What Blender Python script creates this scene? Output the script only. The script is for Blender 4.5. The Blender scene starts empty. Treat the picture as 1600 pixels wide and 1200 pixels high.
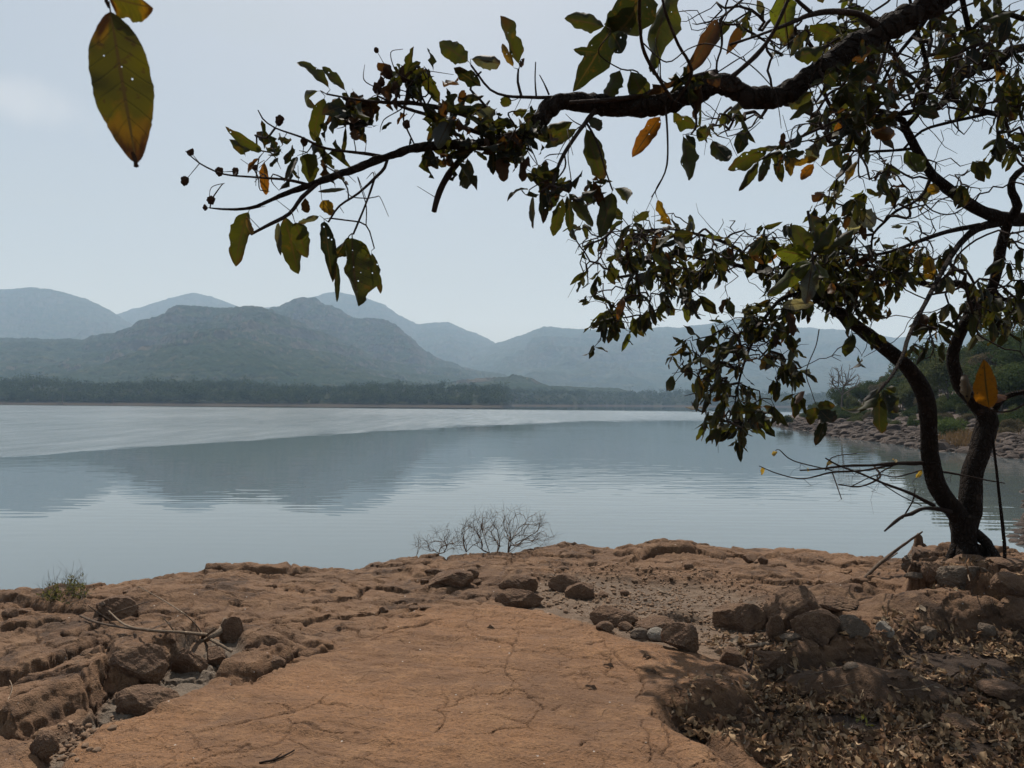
import bpy, math, random
import numpy as np
from mathutils import Vector, Matrix, Euler
random.seed(7)
RNG = np.random.default_rng(11)
sc = bpy.context.scene
R = math.radians

# ------------------------------------------------------------------ camera, sky, sun, exposure
FPX = 1160.0                       # focal length in pixels of the 1600-wide photograph
EYE = 3.2                          # eye height above the water
PITCH, ROLL = math.atan(30 / FPX), R(0.35)
cam_d = bpy.data.cameras.new('camera')
cam = bpy.data.objects.new('camera', cam_d)
sc.collection.objects.link(cam)
cam.location = (0, 0, EYE)
CM = Euler((R(90) + PITCH, 0, 0)).to_matrix() @ Matrix.Rotation(ROLL, 3, 'Z')
cam.rotation_euler = CM.to_euler()
cam_d.sensor_fit = 'HORIZONTAL'
cam_d.sensor_width = 36.0
cam_d.lens = 36.0 * FPX / 1600.0
cam_d.clip_start = 0.05
cam_d.clip_end = 40000
cam_d.dof.use_dof = True
cam_d.dof.focus_distance = 7.0
cam_d.dof.aperture_fstop = 13.0
sc.camera = cam

SUN_EL, SUN_AZ = R(57), R(-9)      # azimuth measured from straight ahead (+Y) towards +X
w = bpy.data.worlds.new('World'); sc.world = w; w.use_nodes = True
nt = w.node_tree; nt.nodes.clear()
wo = nt.nodes.new('ShaderNodeOutputWorld'); bg = nt.nodes.new('ShaderNodeBackground')
sky = nt.nodes.new('ShaderNodeTexSky'); sky.sky_type = 'NISHITA'; sky.sun_disc = False
sky.sun_elevation = SUN_EL; sky.sun_rotation = SUN_AZ
sky.air_density = 1.0; sky.dust_density = 2.5; sky.ozone_density = 1.0
# thin high cloud, drawn in the sky itself
tc = nt.nodes.new('ShaderNodeTexCoord'); mp = nt.nodes.new('ShaderNodeMapping'); mp.inputs['Scale'].default_value = (1.5, 1.5, 6)
cn = nt.nodes.new('ShaderNodeTexNoise'); cn.inputs['Scale'].default_value = 1.6; cn.inputs['Detail'].default_value = 6
cr = nt.nodes.new('ShaderNodeMapRange'); cr.inputs['From Min'].default_value = .5; cr.inputs['From Max'].default_value = .8
cr.inputs['To Min'].default_value = .5; cr.inputs['To Max'].default_value = .75
cm = nt.nodes.new('ShaderNodeMixRGB'); cm.inputs['Color2'].default_value = (5.5, 6.0, 6.15, 1)
nt.links.new(tc.outputs['Generated'], mp.inputs['Vector']); nt.links.new(mp.outputs['Vector'], cn.inputs['Vector'])
nt.links.new(cn.outputs['Fac'], cr.inputs['Value']); nt.links.new(cr.outputs['Result'], cm.inputs['Fac'])
nt.links.new(sky.outputs['Color'], cm.inputs['Color1'])
# one small soft cloud low in the left of the sky
mp2 = nt.nodes.new('ShaderNodeMapping'); mp2.inputs['Scale'].default_value = (1 / .075, 1 / .3, 1 / .028); mp2.inputs['Location'].default_value = (.535 / .075, -.77 / .3, -.318 / .028)
dn_ = nt.nodes.new('ShaderNodeVectorMath'); dn_.operation = 'LENGTH'; n2_ = nt.nodes.new('ShaderNodeTexNoise'); n2_.inputs['Scale'].default_value = 22; n2_.inputs['Detail'].default_value = 5
ad_ = nt.nodes.new('ShaderNodeMath'); ad_.operation = 'MULTIPLY_ADD'; ad_.inputs[1].default_value = 1.6
r2_ = nt.nodes.new('ShaderNodeMapRange'); r2_.interpolation_type = 'SMOOTHSTEP'; r2_.inputs['From Min'].default_value = 2.0; r2_.inputs['From Max'].default_value = .9; r2_.inputs['To Max'].default_value = .24
c2_ = nt.nodes.new('ShaderNodeMixRGB'); c2_.inputs['Color2'].default_value = (10.5, 10.3, 10, 1)
nt.links.new(tc.outputs['Generated'], mp2.inputs['Vector']); nt.links.new(mp2.outputs['Vector'], dn_.inputs[0]); nt.links.new(tc.outputs['Generated'], n2_.inputs['Vector'])
nt.links.new(n2_.outputs['Fac'], ad_.inputs[0]); nt.links.new(dn_.outputs['Value'], ad_.inputs[2]); nt.links.new(ad_.outputs[0], r2_.inputs['Value'])
nt.links.new(r2_.outputs['Result'], c2_.inputs['Fac']); nt.links.new(cm.outputs['Color'], c2_.inputs['Color1']); nt.links.new(c2_.outputs['Color'], bg.inputs['Color'])
nt.links.new(bg.outputs['Background'], wo.inputs['Surface'])
bg.inputs['Strength'].default_value = 0.069

sd = bpy.data.lights.new('sun', 'SUN'); so = bpy.data.objects.new('sun', sd); sc.collection.objects.link(so)
S = Vector((math.sin(SUN_AZ) * math.cos(SUN_EL), math.cos(SUN_AZ) * math.cos(SUN_EL), math.sin(SUN_EL)))
so.rotation_euler = S.to_track_quat('Z', 'Y').to_euler(); so.location = (0, 0, 60)
sd.energy = 4.1; sd.angle = R(0.6); sd.color = (1.0, 0.95, 0.88)

sc.view_settings.view_transform = 'Standard'; sc.view_settings.look = 'None'
sc.view_settings.exposure = 0.45; sc.view_settings.gamma = 1.0
sc.cycles.max_bounces = 6; sc.cycles.diffuse_bounces = 2; sc.cycles.glossy_bounces = 3
sc.cycles.transmission_bounces = 3; sc.cycles.volume_bounces = 1; sc.cycles.transparent_max_bounces = 12
sc.cycles.caustics_reflective = False; sc.cycles.caustics_refractive = False

# ------------------------------------------------------------------ pixel <-> world helpers
def ray(px, py):
    d = CM @ Vector(((px - 800) / FPX, -(py - 600) / FPX, -1.0))
    return d
def P(px, py, d):
    v = ray(px, py)
    return np.array([v.x, v.y, v.z]) * (d / v.y) + np.array([0, 0, EYE])
CMn = np.array(CM)
def Pn(px, py, d):
    px = np.asarray(px, float); py = np.asarray(py, float)
    v = np.stack([(px - 800) / FPX, -(py - 600) / FPX, -np.ones_like(px)], -1) @ CMn.T
    return v * (np.asarray(d) / v[..., 1])[..., None] + np.array([0, 0, EYE])
def Gz(px, py, z):
    v = np.stack([(np.asarray(px, float) - 800) / FPX, -(np.asarray(py, float) - 600) / FPX, -np.ones_like(np.asarray(px, float))], -1) @ CMn.T
    k = (z - EYE) / v[..., 2]
    return v * k[..., None] + np.array([0, 0, EYE])
def yh(px): return 630 + 0.0061 * (px - 800)

# ------------------------------------------------------------------ numpy noise
def _h(ix, iy, s):
    n = (ix.astype(np.int64) * 374761393 + iy.astype(np.int64) * 668265263 + s * 1442695041) & 0xffffffff
    n = ((n ^ (n >> 13)) * 1274126177) & 0xffffffff
    n = (n ^ (n >> 16)) & 0xffffffff
    return n / 4294967295.0
def vn(x, y, s=0):
    ix = np.floor(x); iy = np.floor(y); fx = x - ix; fy = y - iy
    u = fx * fx * fx * (fx * (fx * 6 - 15) + 10); v = fy * fy * fy * (fy * (fy * 6 - 15) + 10)
    a, b, c, d = _h(ix, iy, s), _h(ix + 1, iy, s), _h(ix, iy + 1, s), _h(ix + 1, iy + 1, s)
    return (a + (b - a) * u + (c - a) * v + (a - b - c + d) * u * v) * 2 - 1
def fbm(x, y, s=0, o=5, g=0.5):
    r = 0; a = 1; t = 0
    for i in range(o):
        r = r + a * vn(x * 2 ** i + 17.3 * i, y * 2 ** i - 9.1 * i, s + i); t += a; a *= g
    return r / t
def ridged(x, y, s=0, o=4):
    r = 0; a = 1; t = 0
    for i in range(o):
        r = r + a * (1 - np.abs(vn(x * 2 ** i + 5.2 * i, y * 2 ** i, s + i)) * 2); t += a; a *= 0.5
    return r / t
def worley(x, y, s=0, jit=0.9):
    ix = np.floor(x); iy = np.floor(y)
    f1 = np.full(x.shape, 9.0); f2 = np.full(x.shape, 9.0); idv = np.zeros(x.shape)
    for a in (-1, 0, 1):
        for b in (-1, 0, 1):
            cx = ix + a; cy = iy + b
            qx = cx + .5 + (_h(cx, cy, s) - .5) * jit; qy = cy + .5 + (_h(cx, cy, s + 7) - .5) * jit
            d = np.hypot(x - qx, y - qy)
            m = d < f1
            f2 = np.where(m, f1, np.minimum(f2, d)); idv = np.where(m, _h(cx, cy, s + 13), idv); f1 = np.where(m, d, f1)
    return f1, f2, idv
def sst(a, b, x):
    t = np.clip((x - a) / (b - a), 0, 1); return t * t * (3 - 2 * t)
def seg_dist(x, y, pts):
    """distance to a polyline, side (+ = left of its direction) and arclength"""
    best = np.full(x.shape, 1e9); side = np.zeros(x.shape); arc = np.zeros(x.shape); L = 0
    for (ax, ay), (bx, by) in zip(pts[:-1], pts[1:]):
        dx, dy = bx - ax, by - ay; l2 = dx * dx + dy * dy + 1e-12
        t = np.clip(((x - ax) * dx + (y - ay) * dy) / l2, 0, 1)
        d = np.hypot(x - ax - t * dx, y - ay - t * dy)
        m = d < best
        side = np.where(m, np.sign(dx * (y - ay) - dy * (x - ax)), side)
        arc = np.where(m, L + t * math.sqrt(l2), arc); best = np.where(m, d, best); L += math.sqrt(l2)
    return best, side, arc / L
def poly_sd(x, y, pts):
    """signed distance to a closed polygon, + inside"""
    c = list(pts) + [pts[0]]
    d, _, _ = seg_dist(x, y, c)
    ins = np.zeros(x.shape, bool)
    for (ax, ay), (bx, by) in zip(c[:-1], c[1:]):
        if ay == by: continue
        ins ^= ((ay > y) != (by > y)) & (x < (bx - ax) * (y - ay) / (by - ay) + ax)
    return np.where(ins, d, -d)

# ------------------------------------------------------------------ object helpers
def tag(o, label=None, cat=None, group=None, kind=None):
    if label: o['label'] = label
    if cat: o['category'] = cat
    if group: o['group'] = group
    if kind: o['kind'] = kind
    return o
def mesh(name, V, F, attrs=None, smooth=True):
    me = bpy.data.meshes.new(name)
    V = np.asarray(V, np.float32); 
    Fs = F if isinstance(F, list) and isinstance(F[0], np.ndarray) else [F]
    Fs = [np.asarray(f, np.int32) for f in Fs if len(f)]
    nl = sum(f.size for f in Fs); nf = sum(len(f) for f in Fs)
    me.vertices.add(len(V)); me.vertices.foreach_set('co', V.ravel())
    me.loops.add(nl); me.polygons.add(nf)
    me.loops.foreach_set('vertex_index', np.concatenate([f.ravel() for f in Fs]))
    tot = np.concatenate([np.full(len(f), f.shape[1], np.int32) for f in Fs])
    me.polygons.foreach_set('loop_start', np.concatenate([[0], np.cumsum(tot)[:-1]]).astype(np.int32))
    me.polygons.foreach_set('loop_total', tot)
    me.polygons.foreach_set('use_smooth', np.full(nf, smooth, bool))
    me.update(calc_edges=True)
    for k, a in (attrs or {}).items():
        a = np.asarray(a, np.float32)
        if a.ndim == 1:
            at = me.attributes.new(k, 'FLOAT', 'POINT'); at.data.foreach_set('value', a)
        else:
            at = me.attributes.new(k, 'FLOAT_VECTOR', 'POINT'); at.data.foreach_set('vector', a.ravel())
    return me
def add(name, me, mat, parent=None, loc=None):
    o = bpy.data.objects.new(name, me); sc.collection.objects.link(o)
    if mat is not None and not me.materials: me.materials.append(mat)
    if parent is not None: o.parent = parent
    if loc is not None: o.location = loc
    return o
def empty(name, loc=(0, 0, 0)):
    o = bpy.data.objects.new(name, None); sc.collection.objects.link(o); o.location = loc; o.empty_display_size = .2
    return o
def grid_faces(nr, nc):
    i = np.arange(nr - 1)[:, None] * nc + np.arange(nc - 1)[None, :]
    i = i.ravel()
    return np.stack([i, i + 1, i + nc + 1, i + nc], -1)
class MB:
    """collects numpy pieces and links them as one mesh object"""
    def __init__(s): s.V = []; s.F3 = []; s.F4 = []; s.n = 0; s.A = {}
    def add(s, V, F, attrs=None):
        V = np.asarray(V); F = np.asarray(F)
        (s.F3 if F.shape[1] == 3 else s.F4).append(F + s.n); s.V.append(V); s.n += len(V)
        for k, a in (attrs or {}).items(): s.A.setdefault(k, []).append(a)
    def mesh(s, name, smooth=True):
        F = []
        if s.F3: F.append(np.concatenate(s.F3))
        if s.F4: F.append(np.concatenate(s.F4))
        return mesh(name, np.concatenate(s.V), F, {k: np.concatenate(a) for k, a in s.A.items()}, smooth)
    def build(s, name, mat, parent=None, origin=None, smooth=True):
        if origin is not None: s.V = [v - origin for v in s.V]
        return add(name, s.mesh(name, smooth), mat, parent)

# ------------------------------------------------------------------ materials
class N:
    def __init__(s, name):
        s.m = bpy.data.materials.new(name); s.m.use_nodes = True; s.t = s.m.node_tree; s.t.nodes.clear()
        s.out = s.n('OutputMaterial')
    def n(s, typ, **kw):
        nd = s.t.nodes.new('ShaderNode' + typ)
        for k, v in kw.items():
            if k.startswith('_'): setattr(nd, k[1:], v)
            else: s.set(nd, k, v)
        return nd
    def set(s, nd, k, v):
        i = nd.inputs[int(k[1:])] if k[0] == 'i' and k[1:].isdigit() else nd.inputs[k.replace('_', ' ')]
        if isinstance(v, bpy.types.NodeSocket): s.t.links.new(v, i)
        elif isinstance(v, tuple) and len(v) == 3 and i.type == 'RGBA': i.default_value = (*v, 1)
        else: i.default_value = v
    def coord(s, scale=(1, 1, 1), kind='Object'):
        c = s.n('TexCoord'); m = s.n('Mapping'); m.inputs['Scale'].default_value = scale
        s.t.links.new(c.outputs[kind], m.inputs['Vector']); return m.outputs['Vector']
    def noise(s, vec, scale, detail=5, rough=.55, dist=0):
        nd = s.n('TexNoise', Vector=vec, Scale=scale, Detail=detail, Roughness=rough, Distortion=dist); return nd.outputs['Fac']
    def vor(s, vec, scale, feature='DISTANCE_TO_EDGE', rnd=1.0):
        nd = s.n('TexVoronoi', _feature=feature, Vector=vec, Scale=scale, Randomness=rnd); return nd.outputs['Distance']
    def ramp(s, v, a, b, lo=0., hi=1.):
        nd = s.n('MapRange', _interpolation_type='SMOOTHSTEP', Value=v); nd.inputs['From Min'].default_value = a; nd.inputs['From Max'].default_value = b
        nd.inputs['To Min'].default_value = lo; nd.inputs['To Max'].default_value = hi; return nd.outputs['Result']
    def mix(s, f, a, b, mode='MIX'):
        nd = s.n('MixRGB', _blend_type=mode); s.set(nd, 'Fac', f); s.set(nd, 'Color1', a); s.set(nd, 'Color2', b); return nd.outputs['Color']
    def math(s, op, a, b=0.0, c=0.0):
        nd = s.n('Math', _operation=op, i0=a, i1=b, i2=c); return nd.outputs[0]
    def attr(s, name, out='Fac'):
        nd = s.n('Attribute', _attribute_name=name); return nd.outputs[out]
    def bump(s, h, dist, strength=1.0, normal=None):
        nd = s.n('Bump', Height=h, Distance=dist, Strength=strength)
        if normal is not None: s.set(nd, 'Normal', normal)
        return nd.outputs['Normal']
    def pbr(s, col, rough=.8, normal=None, spec=.3):
        b = s.n('BsdfPrincipled', Base_Color=col, Roughness=rough); b.inputs['Specular IOR Level'].default_value = spec
        if normal is not None: s.set(b, 'Normal', normal)
        return b.outputs[0]
    def done(s, sh): s.t.links.new(sh, s.out.inputs['Surface']); return s.m

def rock_material(name, c1, c2, c3, dark, ground=False, sc_=1.0):
    m = N(name); v = m.coord()
    n1 = m.noise(v, 1.1 * sc_, 5, .6); n2 = m.noise(v, 7 * sc_, 6, .65); n3 = m.noise(v, 55 * sc_, 4, .7); n4 = m.noise(v, 260, 2, .6)
    col = m.mix(m.ramp(n1, .35, .65), c1, c2)
    col = m.mix(m.ramp(n2, .42, .68, 0, .75), col, c3)
    col = m.mix(m.ramp(m.noise(v, 2.7, 7, .7, .6), .50, .66, 0, .75), col, dark)
    col = m.mix(m.ramp(n3, .35, .7, .35, 0), col, m.mix(.5, col, dark))
    col = m.mix(m.ramp(n3, .60, .74, 0, .45), col, tuple(min(1, a * 1.5 + .03) for a in c2))
    if ground:
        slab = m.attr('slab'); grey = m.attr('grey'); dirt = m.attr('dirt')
        sl = m.mix(m.ramp(n1, .35, .62), (.280, .146, .070), (.188, .103, .055))
        sl = m.mix(m.ramp(n2, .45, .7, 0, .6), sl, (.34, .19, .095))
        sl = m.mix(m.ramp(n3, .36, .58, .6, 0), sl, (.13, .072, .045)); sl = m.mix(m.ramp(n4, .60, .72, 0, .35), sl, (.09, .05, .035)); sl = m.mix(m.ramp(m.noise(m.coord((1, 2.5, 1)), 3.2, 6, .7, .8), .52, .66, 0, .4), sl, (.17, .105, .07))
        col = m.mix(slab, col, sl)
        col = m.mix(grey, col, m.mix(n2, (.14, .115, .09), (.20, .17, .135)))
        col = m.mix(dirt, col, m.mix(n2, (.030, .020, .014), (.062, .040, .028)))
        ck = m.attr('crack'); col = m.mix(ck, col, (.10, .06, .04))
        sp = m.vor(v, 9, 'F1'); col = m.mix(m.ramp(sp, .035, .06, .75, 0), col, (.55, .50, .45))
    ve = m.coord((1, 2.2, 1)); wv = m.n('MixRGB', Fac=.12, Color1=ve); m.t.links.new(m.n('TexNoise', Vector=v, Scale=4.0).outputs['Color'], wv.inputs['Color2'])
    cr1 = m.ramp(m.vor(wv.outputs['Color'], 5.0 * sc_), .0, .025); cr2 = m.ramp(m.vor(wv.outputs['Color'], 13.0 * sc_), 0, .05)
    cm_ = m.ramp(m.noise(v, 2.2, 3), .45, .6)
    h = m.math('MULTIPLY', n2, .042); h = m.math('ADD', h, m.math('MULTIPLY', n3, .020)); h = m.math('ADD', h, m.math('MULTIPLY', n4, .007)); h = m.math('ADD', h, m.math('MULTIPLY', m.ramp(m.vor(v, 45, 'F1'), .05, .30), .005))
    h = m.math('ADD', h, m.math('MULTIPLY', m.noise(m.coord((1, 1, 5)), 22, 4, .7), .008))
    h = m.math('ADD', h, m.math('MULTIPLY', m.mix(cm_, (1, 1, 1), cr1), .007)); h = m.math('ADD', h, m.math('MULTIPLY', m.mix(cm_, cr2, (1, 1, 1)), .003))
    nm = m.bump(h, 1.0, 1.0)
    return m.done(m.pbr(col, .88, nm, .22))
M = {}
M['ground'] = rock_material('weathered_rock', (.212, .120, .067), (.146, .086, .052), (.255, .155, .090), (.045, .029, .021), True)
M['rock'] = rock_material('brown_rock', (.200, .120, .075), (.140, .088, .060), (.26, .165, .10), (.045, .030, .023), sc_=1.6)
M['rockgrey'] = rock_material('grey_rock', (.19, .142, .105), (.145, .112, .085), (.25, .195, .145), (.055, .043, .034), sc_=1.8)
M['rockpale'] = rock_material('pale_rock', (.34, .30, .25), (.27, .24, .20), (.42, .38, .33), (.12, .10, .085), sc_=2.5)
M['bankrock'] = rock_material('bank_rock', (.074, .054, .044), (.046, .036, .031), (.12, .09, .073), (.024, .020, .018), sc_=.6)

def bark_material(name, a, b, sc_=1.0, dist=.012):
    m = N(name); v = m.coord()
    n1 = m.noise(v, 6 * sc_, 5, .6); n2 = m.noise(v, 40 * sc_, 5, .7)
    vo = m.vor(m.n('MixRGB', Fac=.10, Color1=m.coord((1, 1, .55)), Color2=m.n('TexNoise', Vector=v, Scale=9.0, Detail=4.0).outputs['Color']).outputs['Color'], 30 * sc_)
    col = m.mix(n1, a, b); col = m.mix(m.ramp(vo, 0, .14, .4, 0), col, tuple(x * .35 for x in a))
    col = m.mix(m.ramp(m.noise(v, 9 * sc_, 3), .6, .75, 0, .4), col, tuple(x * 3 for x in a))
    h = m.math('ADD', m.math('MULTIPLY', m.ramp(vo, 0, .2), 1.0), m.math('MULTIPLY', n2, .8))
    return m.done(m.pbr(col, .9, m.bump(h, dist, .9), .08))
M['bark'] = bark_material('dark_bark', (.034, .025, .020), (.016, .012, .010), 1.0, .03)
M['twig'] = bark_material('twig_bark', (.026, .019, .016), (.040, .029, .024), 2.0, .002)
M['dry'] = bark_material('dry_wood', (.16, .12, .09), (.095, .07, .055), 2.0, .002)
M['drypale'] = bark_material('pale_dry_wood', (.26, .20, .145), (.15, .11, .08), 2.0, .002)

def leaf_material(name, trans=.45, holes=True, gain=1.0, tgain=1.0):
    m = N(name); v = m.coord()
    base = m.attr('col', 'Color'); uv = m.attr('luv', 'Vector')
    sp = m.n('SeparateXYZ', Vector=uv); t, s_ = sp.outputs[0], sp.outputs[1]
    a = m.math('ABSOLUTE', s_)
    mid = m.ramp(a, .035, .085, 1, 0)
    vein = m.math('FRACT', m.math('MULTIPLY_ADD', a, 1.3, m.math('MULTIPLY', t, -9.0)))
    vein = m.ramp(m.math('ABSOLUTE', m.math('SUBTRACT', vein, .5)), .0, .10, .5, 0)
    nz = m.noise(v, 34, 4, .6)
    c = m.mix(m.ramp(nz, .55, .72, 0, .75), base, m.mix(.5, base, (.10, .045, .012)))
    c = m.mix(m.ramp(m.noise(v, 110, 2), .62, .7, 0, .8), c, (.03, .02, .01))
    c = m.mix(vein, c, m.mix(.6, c, (.02, .02, .008))); c = m.mix(mid, c, (.035, .025, .012))
    nm = m.bump(m.math('ADD', vein, nz), .0015, .6)
    d = m.n('BsdfPrincipled', Base_Color=m.mix(1.0, c, (gain * .8, gain * .85, gain), 'MULTIPLY'), Roughness=.62, Normal=nm); d.inputs['Specular IOR Level'].default_value = .3
    tr = m.n('BsdfTranslucent', Color=m.mix(1.0, c, (1.9 * tgain, 1.7 * tgain, .7 * tgain), 'MULTIPLY'), Normal=nm)
    mx = m.n('MixShader', Fac=trans); m.t.links.new(d.outputs[0], mx.inputs[1]); m.t.links.new(tr.outputs[0], mx.inputs[2])
    if not holes: return m.done(mx.outputs[0])
    vo = m.vor(v, 42, 'F1'); ho = m.ramp(m.math('ADD', vo, m.math('MULTIPLY', m.noise(v, 14, 2), .5)), .295, .305, 1, 0)
    tp = m.n('BsdfTransparent'); m2 = m.n('MixShader', Fac=ho); m.t.links.new(mx.outputs[0], m2.inputs[1]); m.t.links.new(tp.outputs[0], m2.inputs[2])
    return m.done(m2.outputs[0])
def simple_leaf(name):
    m = N(name); v = m.coord(); c = m.mix(m.ramp(m.noise(v, 60, 3), .45, .7, 0, .5), m.attr('col', 'Color'), (.07, .045, .03))
    d = m.pbr(c, .9, m.bump(m.noise(v, 120, 2), .002, .5), .08); tr = m.n('BsdfTranslucent', Color=c); mx = m.n('MixShader', Fac=.2); m.t.links.new(d, mx.inputs[1]); m.t.links.new(tr.outputs[0], mx.inputs[2]); return m.done(mx.outputs[0])
M['leaf'] = leaf_material('near_leaf')
M['treeleaf'] = leaf_material('tree_leaf', holes=False)
M['litter'] = simple_leaf('dead_leaf')

def simple(name, ca, cb, scale, rough=.85, bs=.0, bd=.01, trans=0):
    m = N(name); v = m.coord(); n = m.noise(v, scale, 5, .65)
    c = m.mix(m.ramp(n, .3, .7), ca, cb); nm = m.bump(n, bd, bs) if bs else None
    sh = m.pbr(c, rough, nm, .0)
    if trans:
        tr = m.n('BsdfTranslucent', Color=c); mx = m.n('MixShader', Fac=trans); m.t.links.new(sh, mx.inputs[1]); m.t.links.new(tr.outputs[0], mx.inputs[2]); sh = mx.outputs[0]
    return m.done(sh)
M['gravel'] = simple('gravel_stone', (.14, .095, .065), (.26, .175, .12), 9, .9, .5, .005)
M['seed'] = simple('dry_pod', (.028, .018, .014), (.05, .03, .02), 30, .9, .6, .004)
M['fol1'] = simple('dark_foliage', (.040, .060, .022), (.075, .095, .035), .35, .8, trans=.3)
M['fol2'] = simple('olive_foliage', (.070, .085, .030), (.12, .125, .05), .35, .8, trans=.3)
M['fol3'] = simple('fresh_foliage', (.055, .085, .025), (.10, .13, .04), .8, .8, trans=.35)
M['fol4'] = simple('brownish_foliage', (.10, .085, .05), (.15, .12, .07), .4, .8, trans=.25)
M['greytwig'] = simple('grey_bark', (.10, .085, .075), (.15, .13, .11), 3, .9)
M['farfol'] = simple('far_foliage', (.024, .044, .014), (.082, .100, .034), .085, .9)
M['bankfarmud'] = simple('shore_mud', (.030, .030, .020), (.024, .031, .015), .02, .9)
m = N('shore_land'); v = m.coord(); g_ = m.n('NewGeometry'); z_ = m.n('SeparateXYZ', Vector=g_.outputs['Position']).outputs[2]; nn_ = m.noise(v, .08, 4, .6)
M['bankfarmud'] = m.done(m.pbr(m.mix(m.ramp(m.math('ADD', z_, m.math('MULTIPLY', nn_, .8)), 1.7, 2.4), m.mix(nn_, (.070, .054, .042), (.045, .040, .030)), (.028, .032, .018)), .95, None, 0))
M['drygrass'] = simple('dry_grass', (.13, .085, .045), (.19, .125, .06), 3, .9, trans=.3)
M['bird'] = simple('pale_fleck', (.6, .57, .5), (.7, .66, .6), 30, .9)

# water
m = N('lake_water'); v = m.coord()
geo = m.n('NewGeometry'); xyz = m.n('SeparateXYZ', Vector=geo.outputs['Position']); X, Y = xyz.outputs[0], xyz.outputs[1]
yb = m.math('ADD', 112.0, m.math('ADD', m.math('MULTIPLY', X, 1.75), m.math('MULTIPLY', m.math('MULTIPLY', X, X), -.0228)))
yb = m.math('MAXIMUM', yb, 30.0); stip = m.noise(m.coord((.9, .10, 1)), .55, 4, .7); stip2 = m.noise(m.coord((.10, .035, 1)), .3, 3, .6)
wob = m.math('MULTIPLY', m.math('SUBTRACT', m.noise(v, .11, 6, .7), .5), 34.0)
ruf = m.ramp(m.math('ADD', m.math('DIVIDE', m.math('SUBTRACT', Y, yb), m.math('MULTIPLY', yb, .012)), m.math('ADD', wob, m.math('MULTIPLY', m.math('SUBTRACT', stip, .5), 16.0))), -3, 5)
calm = m.ramp(m.math('ADD', Y, m.math('MULTIPLY', X, .35)), 330, 420, 1, 0)
ruf = m.math('MULTIPLY', ruf, calm)
rip = m.ramp(Y, 12, 25)
h1 = m.noise(m.coord((.62, 1.0, 1)), 1.05, 1, .35, .5); h2 = m.noise(v, 6.0, 3, .55); h3 = m.noise(m.coord((.5, 1, 1)), .35, 2, .5)
wav = m.n('TexWave', _wave_type='BANDS', _bands_direction='Y', Vector=m.coord((.25, 1, 1)), Scale=.55, Distortion=5.0, Detail=2.0)
hb = m.math('ADD', m.math('MULTIPLY', h1, .030), m.math('MULTIPLY', h3, .03))
hb = m.math('ADD', hb, m.math('MULTIPLY', wav.outputs['Fac'], .004))
patch = m.ramp(m.math('ADD', m.noise(m.coord((.5, 1, 1)), .045, 3), m.math('MULTIPLY', X, .006)), .42, .68)
rip = m.math('MULTIPLY', rip, m.ramp(Y, 50, 110, 1, .35))
hb = m.math('MULTIPLY', hb, m.math('ADD', .012, m.math('MULTIPLY', rip, m.math('ADD', .15, m.math('MULTIPLY', patch, .24)))))
hb = m.math('ADD', hb, m.math('MULTIPLY', m.math('ADD', m.math('MULTIPLY', h2, .022), m.math('MULTIPLY', m.noise(m.coord((.45, 1, 1)), .8, 5, .65), .085)), ruf))
nm = m.bump(hb, 1.0, 1.0)
gl = m.n('BsdfGlossy', Color=(.93, .95, .95), Roughness=m.math('MULTIPLY_ADD', m.math('MULTIPLY', ruf, m.math('ADD', .02, m.math('ADD', m.math('MULTIPLY', stip, .14), m.math('MULTIPLY', stip2, .08)))), 1.0, .004), Normal=nm)
df = m.n('BsdfDiffuse', Color=(.085, .105, .112))
lw = m.n('Fresnel', IOR=1.72, Normal=nm)
mx = m.n('MixShader', Fac=lw.outputs[0]); m.t.links.new(df.outputs[0], mx.inputs[1]); m.t.links.new(gl.outputs[0], mx.inputs[2])
M['water'] = m.done(mx.outputs[0])

def hill_material(name, ca, cb, rockc, s=1.0):
    m = N(name); v = m.coord()
    n1 = m.noise(v, .004 * s, 6, .6); n2 = m.noise(v, .03 * s, 5, .7); vo = m.vor(v, .075 * s, 'F1')
    c = m.mix(m.ramp(n1, .38, .62), ca, cb); c = m.mix(m.ramp(n2, .5, .68, 0, .45), c, (.10, .085, .05))
    c = m.mix(m.ramp(vo, .2, .7, .55, 0), c, (.016, .024, .011))
    g = m.n('NewGeometry'); sp = m.n('SeparateXYZ', Vector=g.outputs['True Normal'])
    st = m.math('ADD', sp.outputs[2], m.math('MULTIPLY', m.math('SUBTRACT', n2, .5), .25))
    c = m.mix(m.ramp(st, .50, .66, .6, 0), c, m.mix(n2, rockc, tuple(x * .6 for x in rockc)))
    nm = m.bump(m.math('ADD', m.math('MULTIPLY', vo, -1.0), n2), 6.0, .9)
    return m.done(m.pbr(c, .95, nm, .0))
M['hill'] = hill_material('hill_forest', (.018, .030, .014), (.030, .040, .020), (.13, .10, .078))
M['farhill'] = hill_material('far_hill_forest', (.022, .034, .020), (.038, .044, .026), (.10, .085, .07), .6)

# ------------------------------------------------------------------ water sheet
V = np.array([[-9000, -400, 0], [9000, -400, 0], [9000, 9400, 0], [-9000, 9400, 0]], float)
tag(add('lake_water', mesh('lake_water', V, [[0, 1, 2, 3]]), M['water']), 'calm lake with ripples mirroring the hills', 'water', kind='structure')

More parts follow.
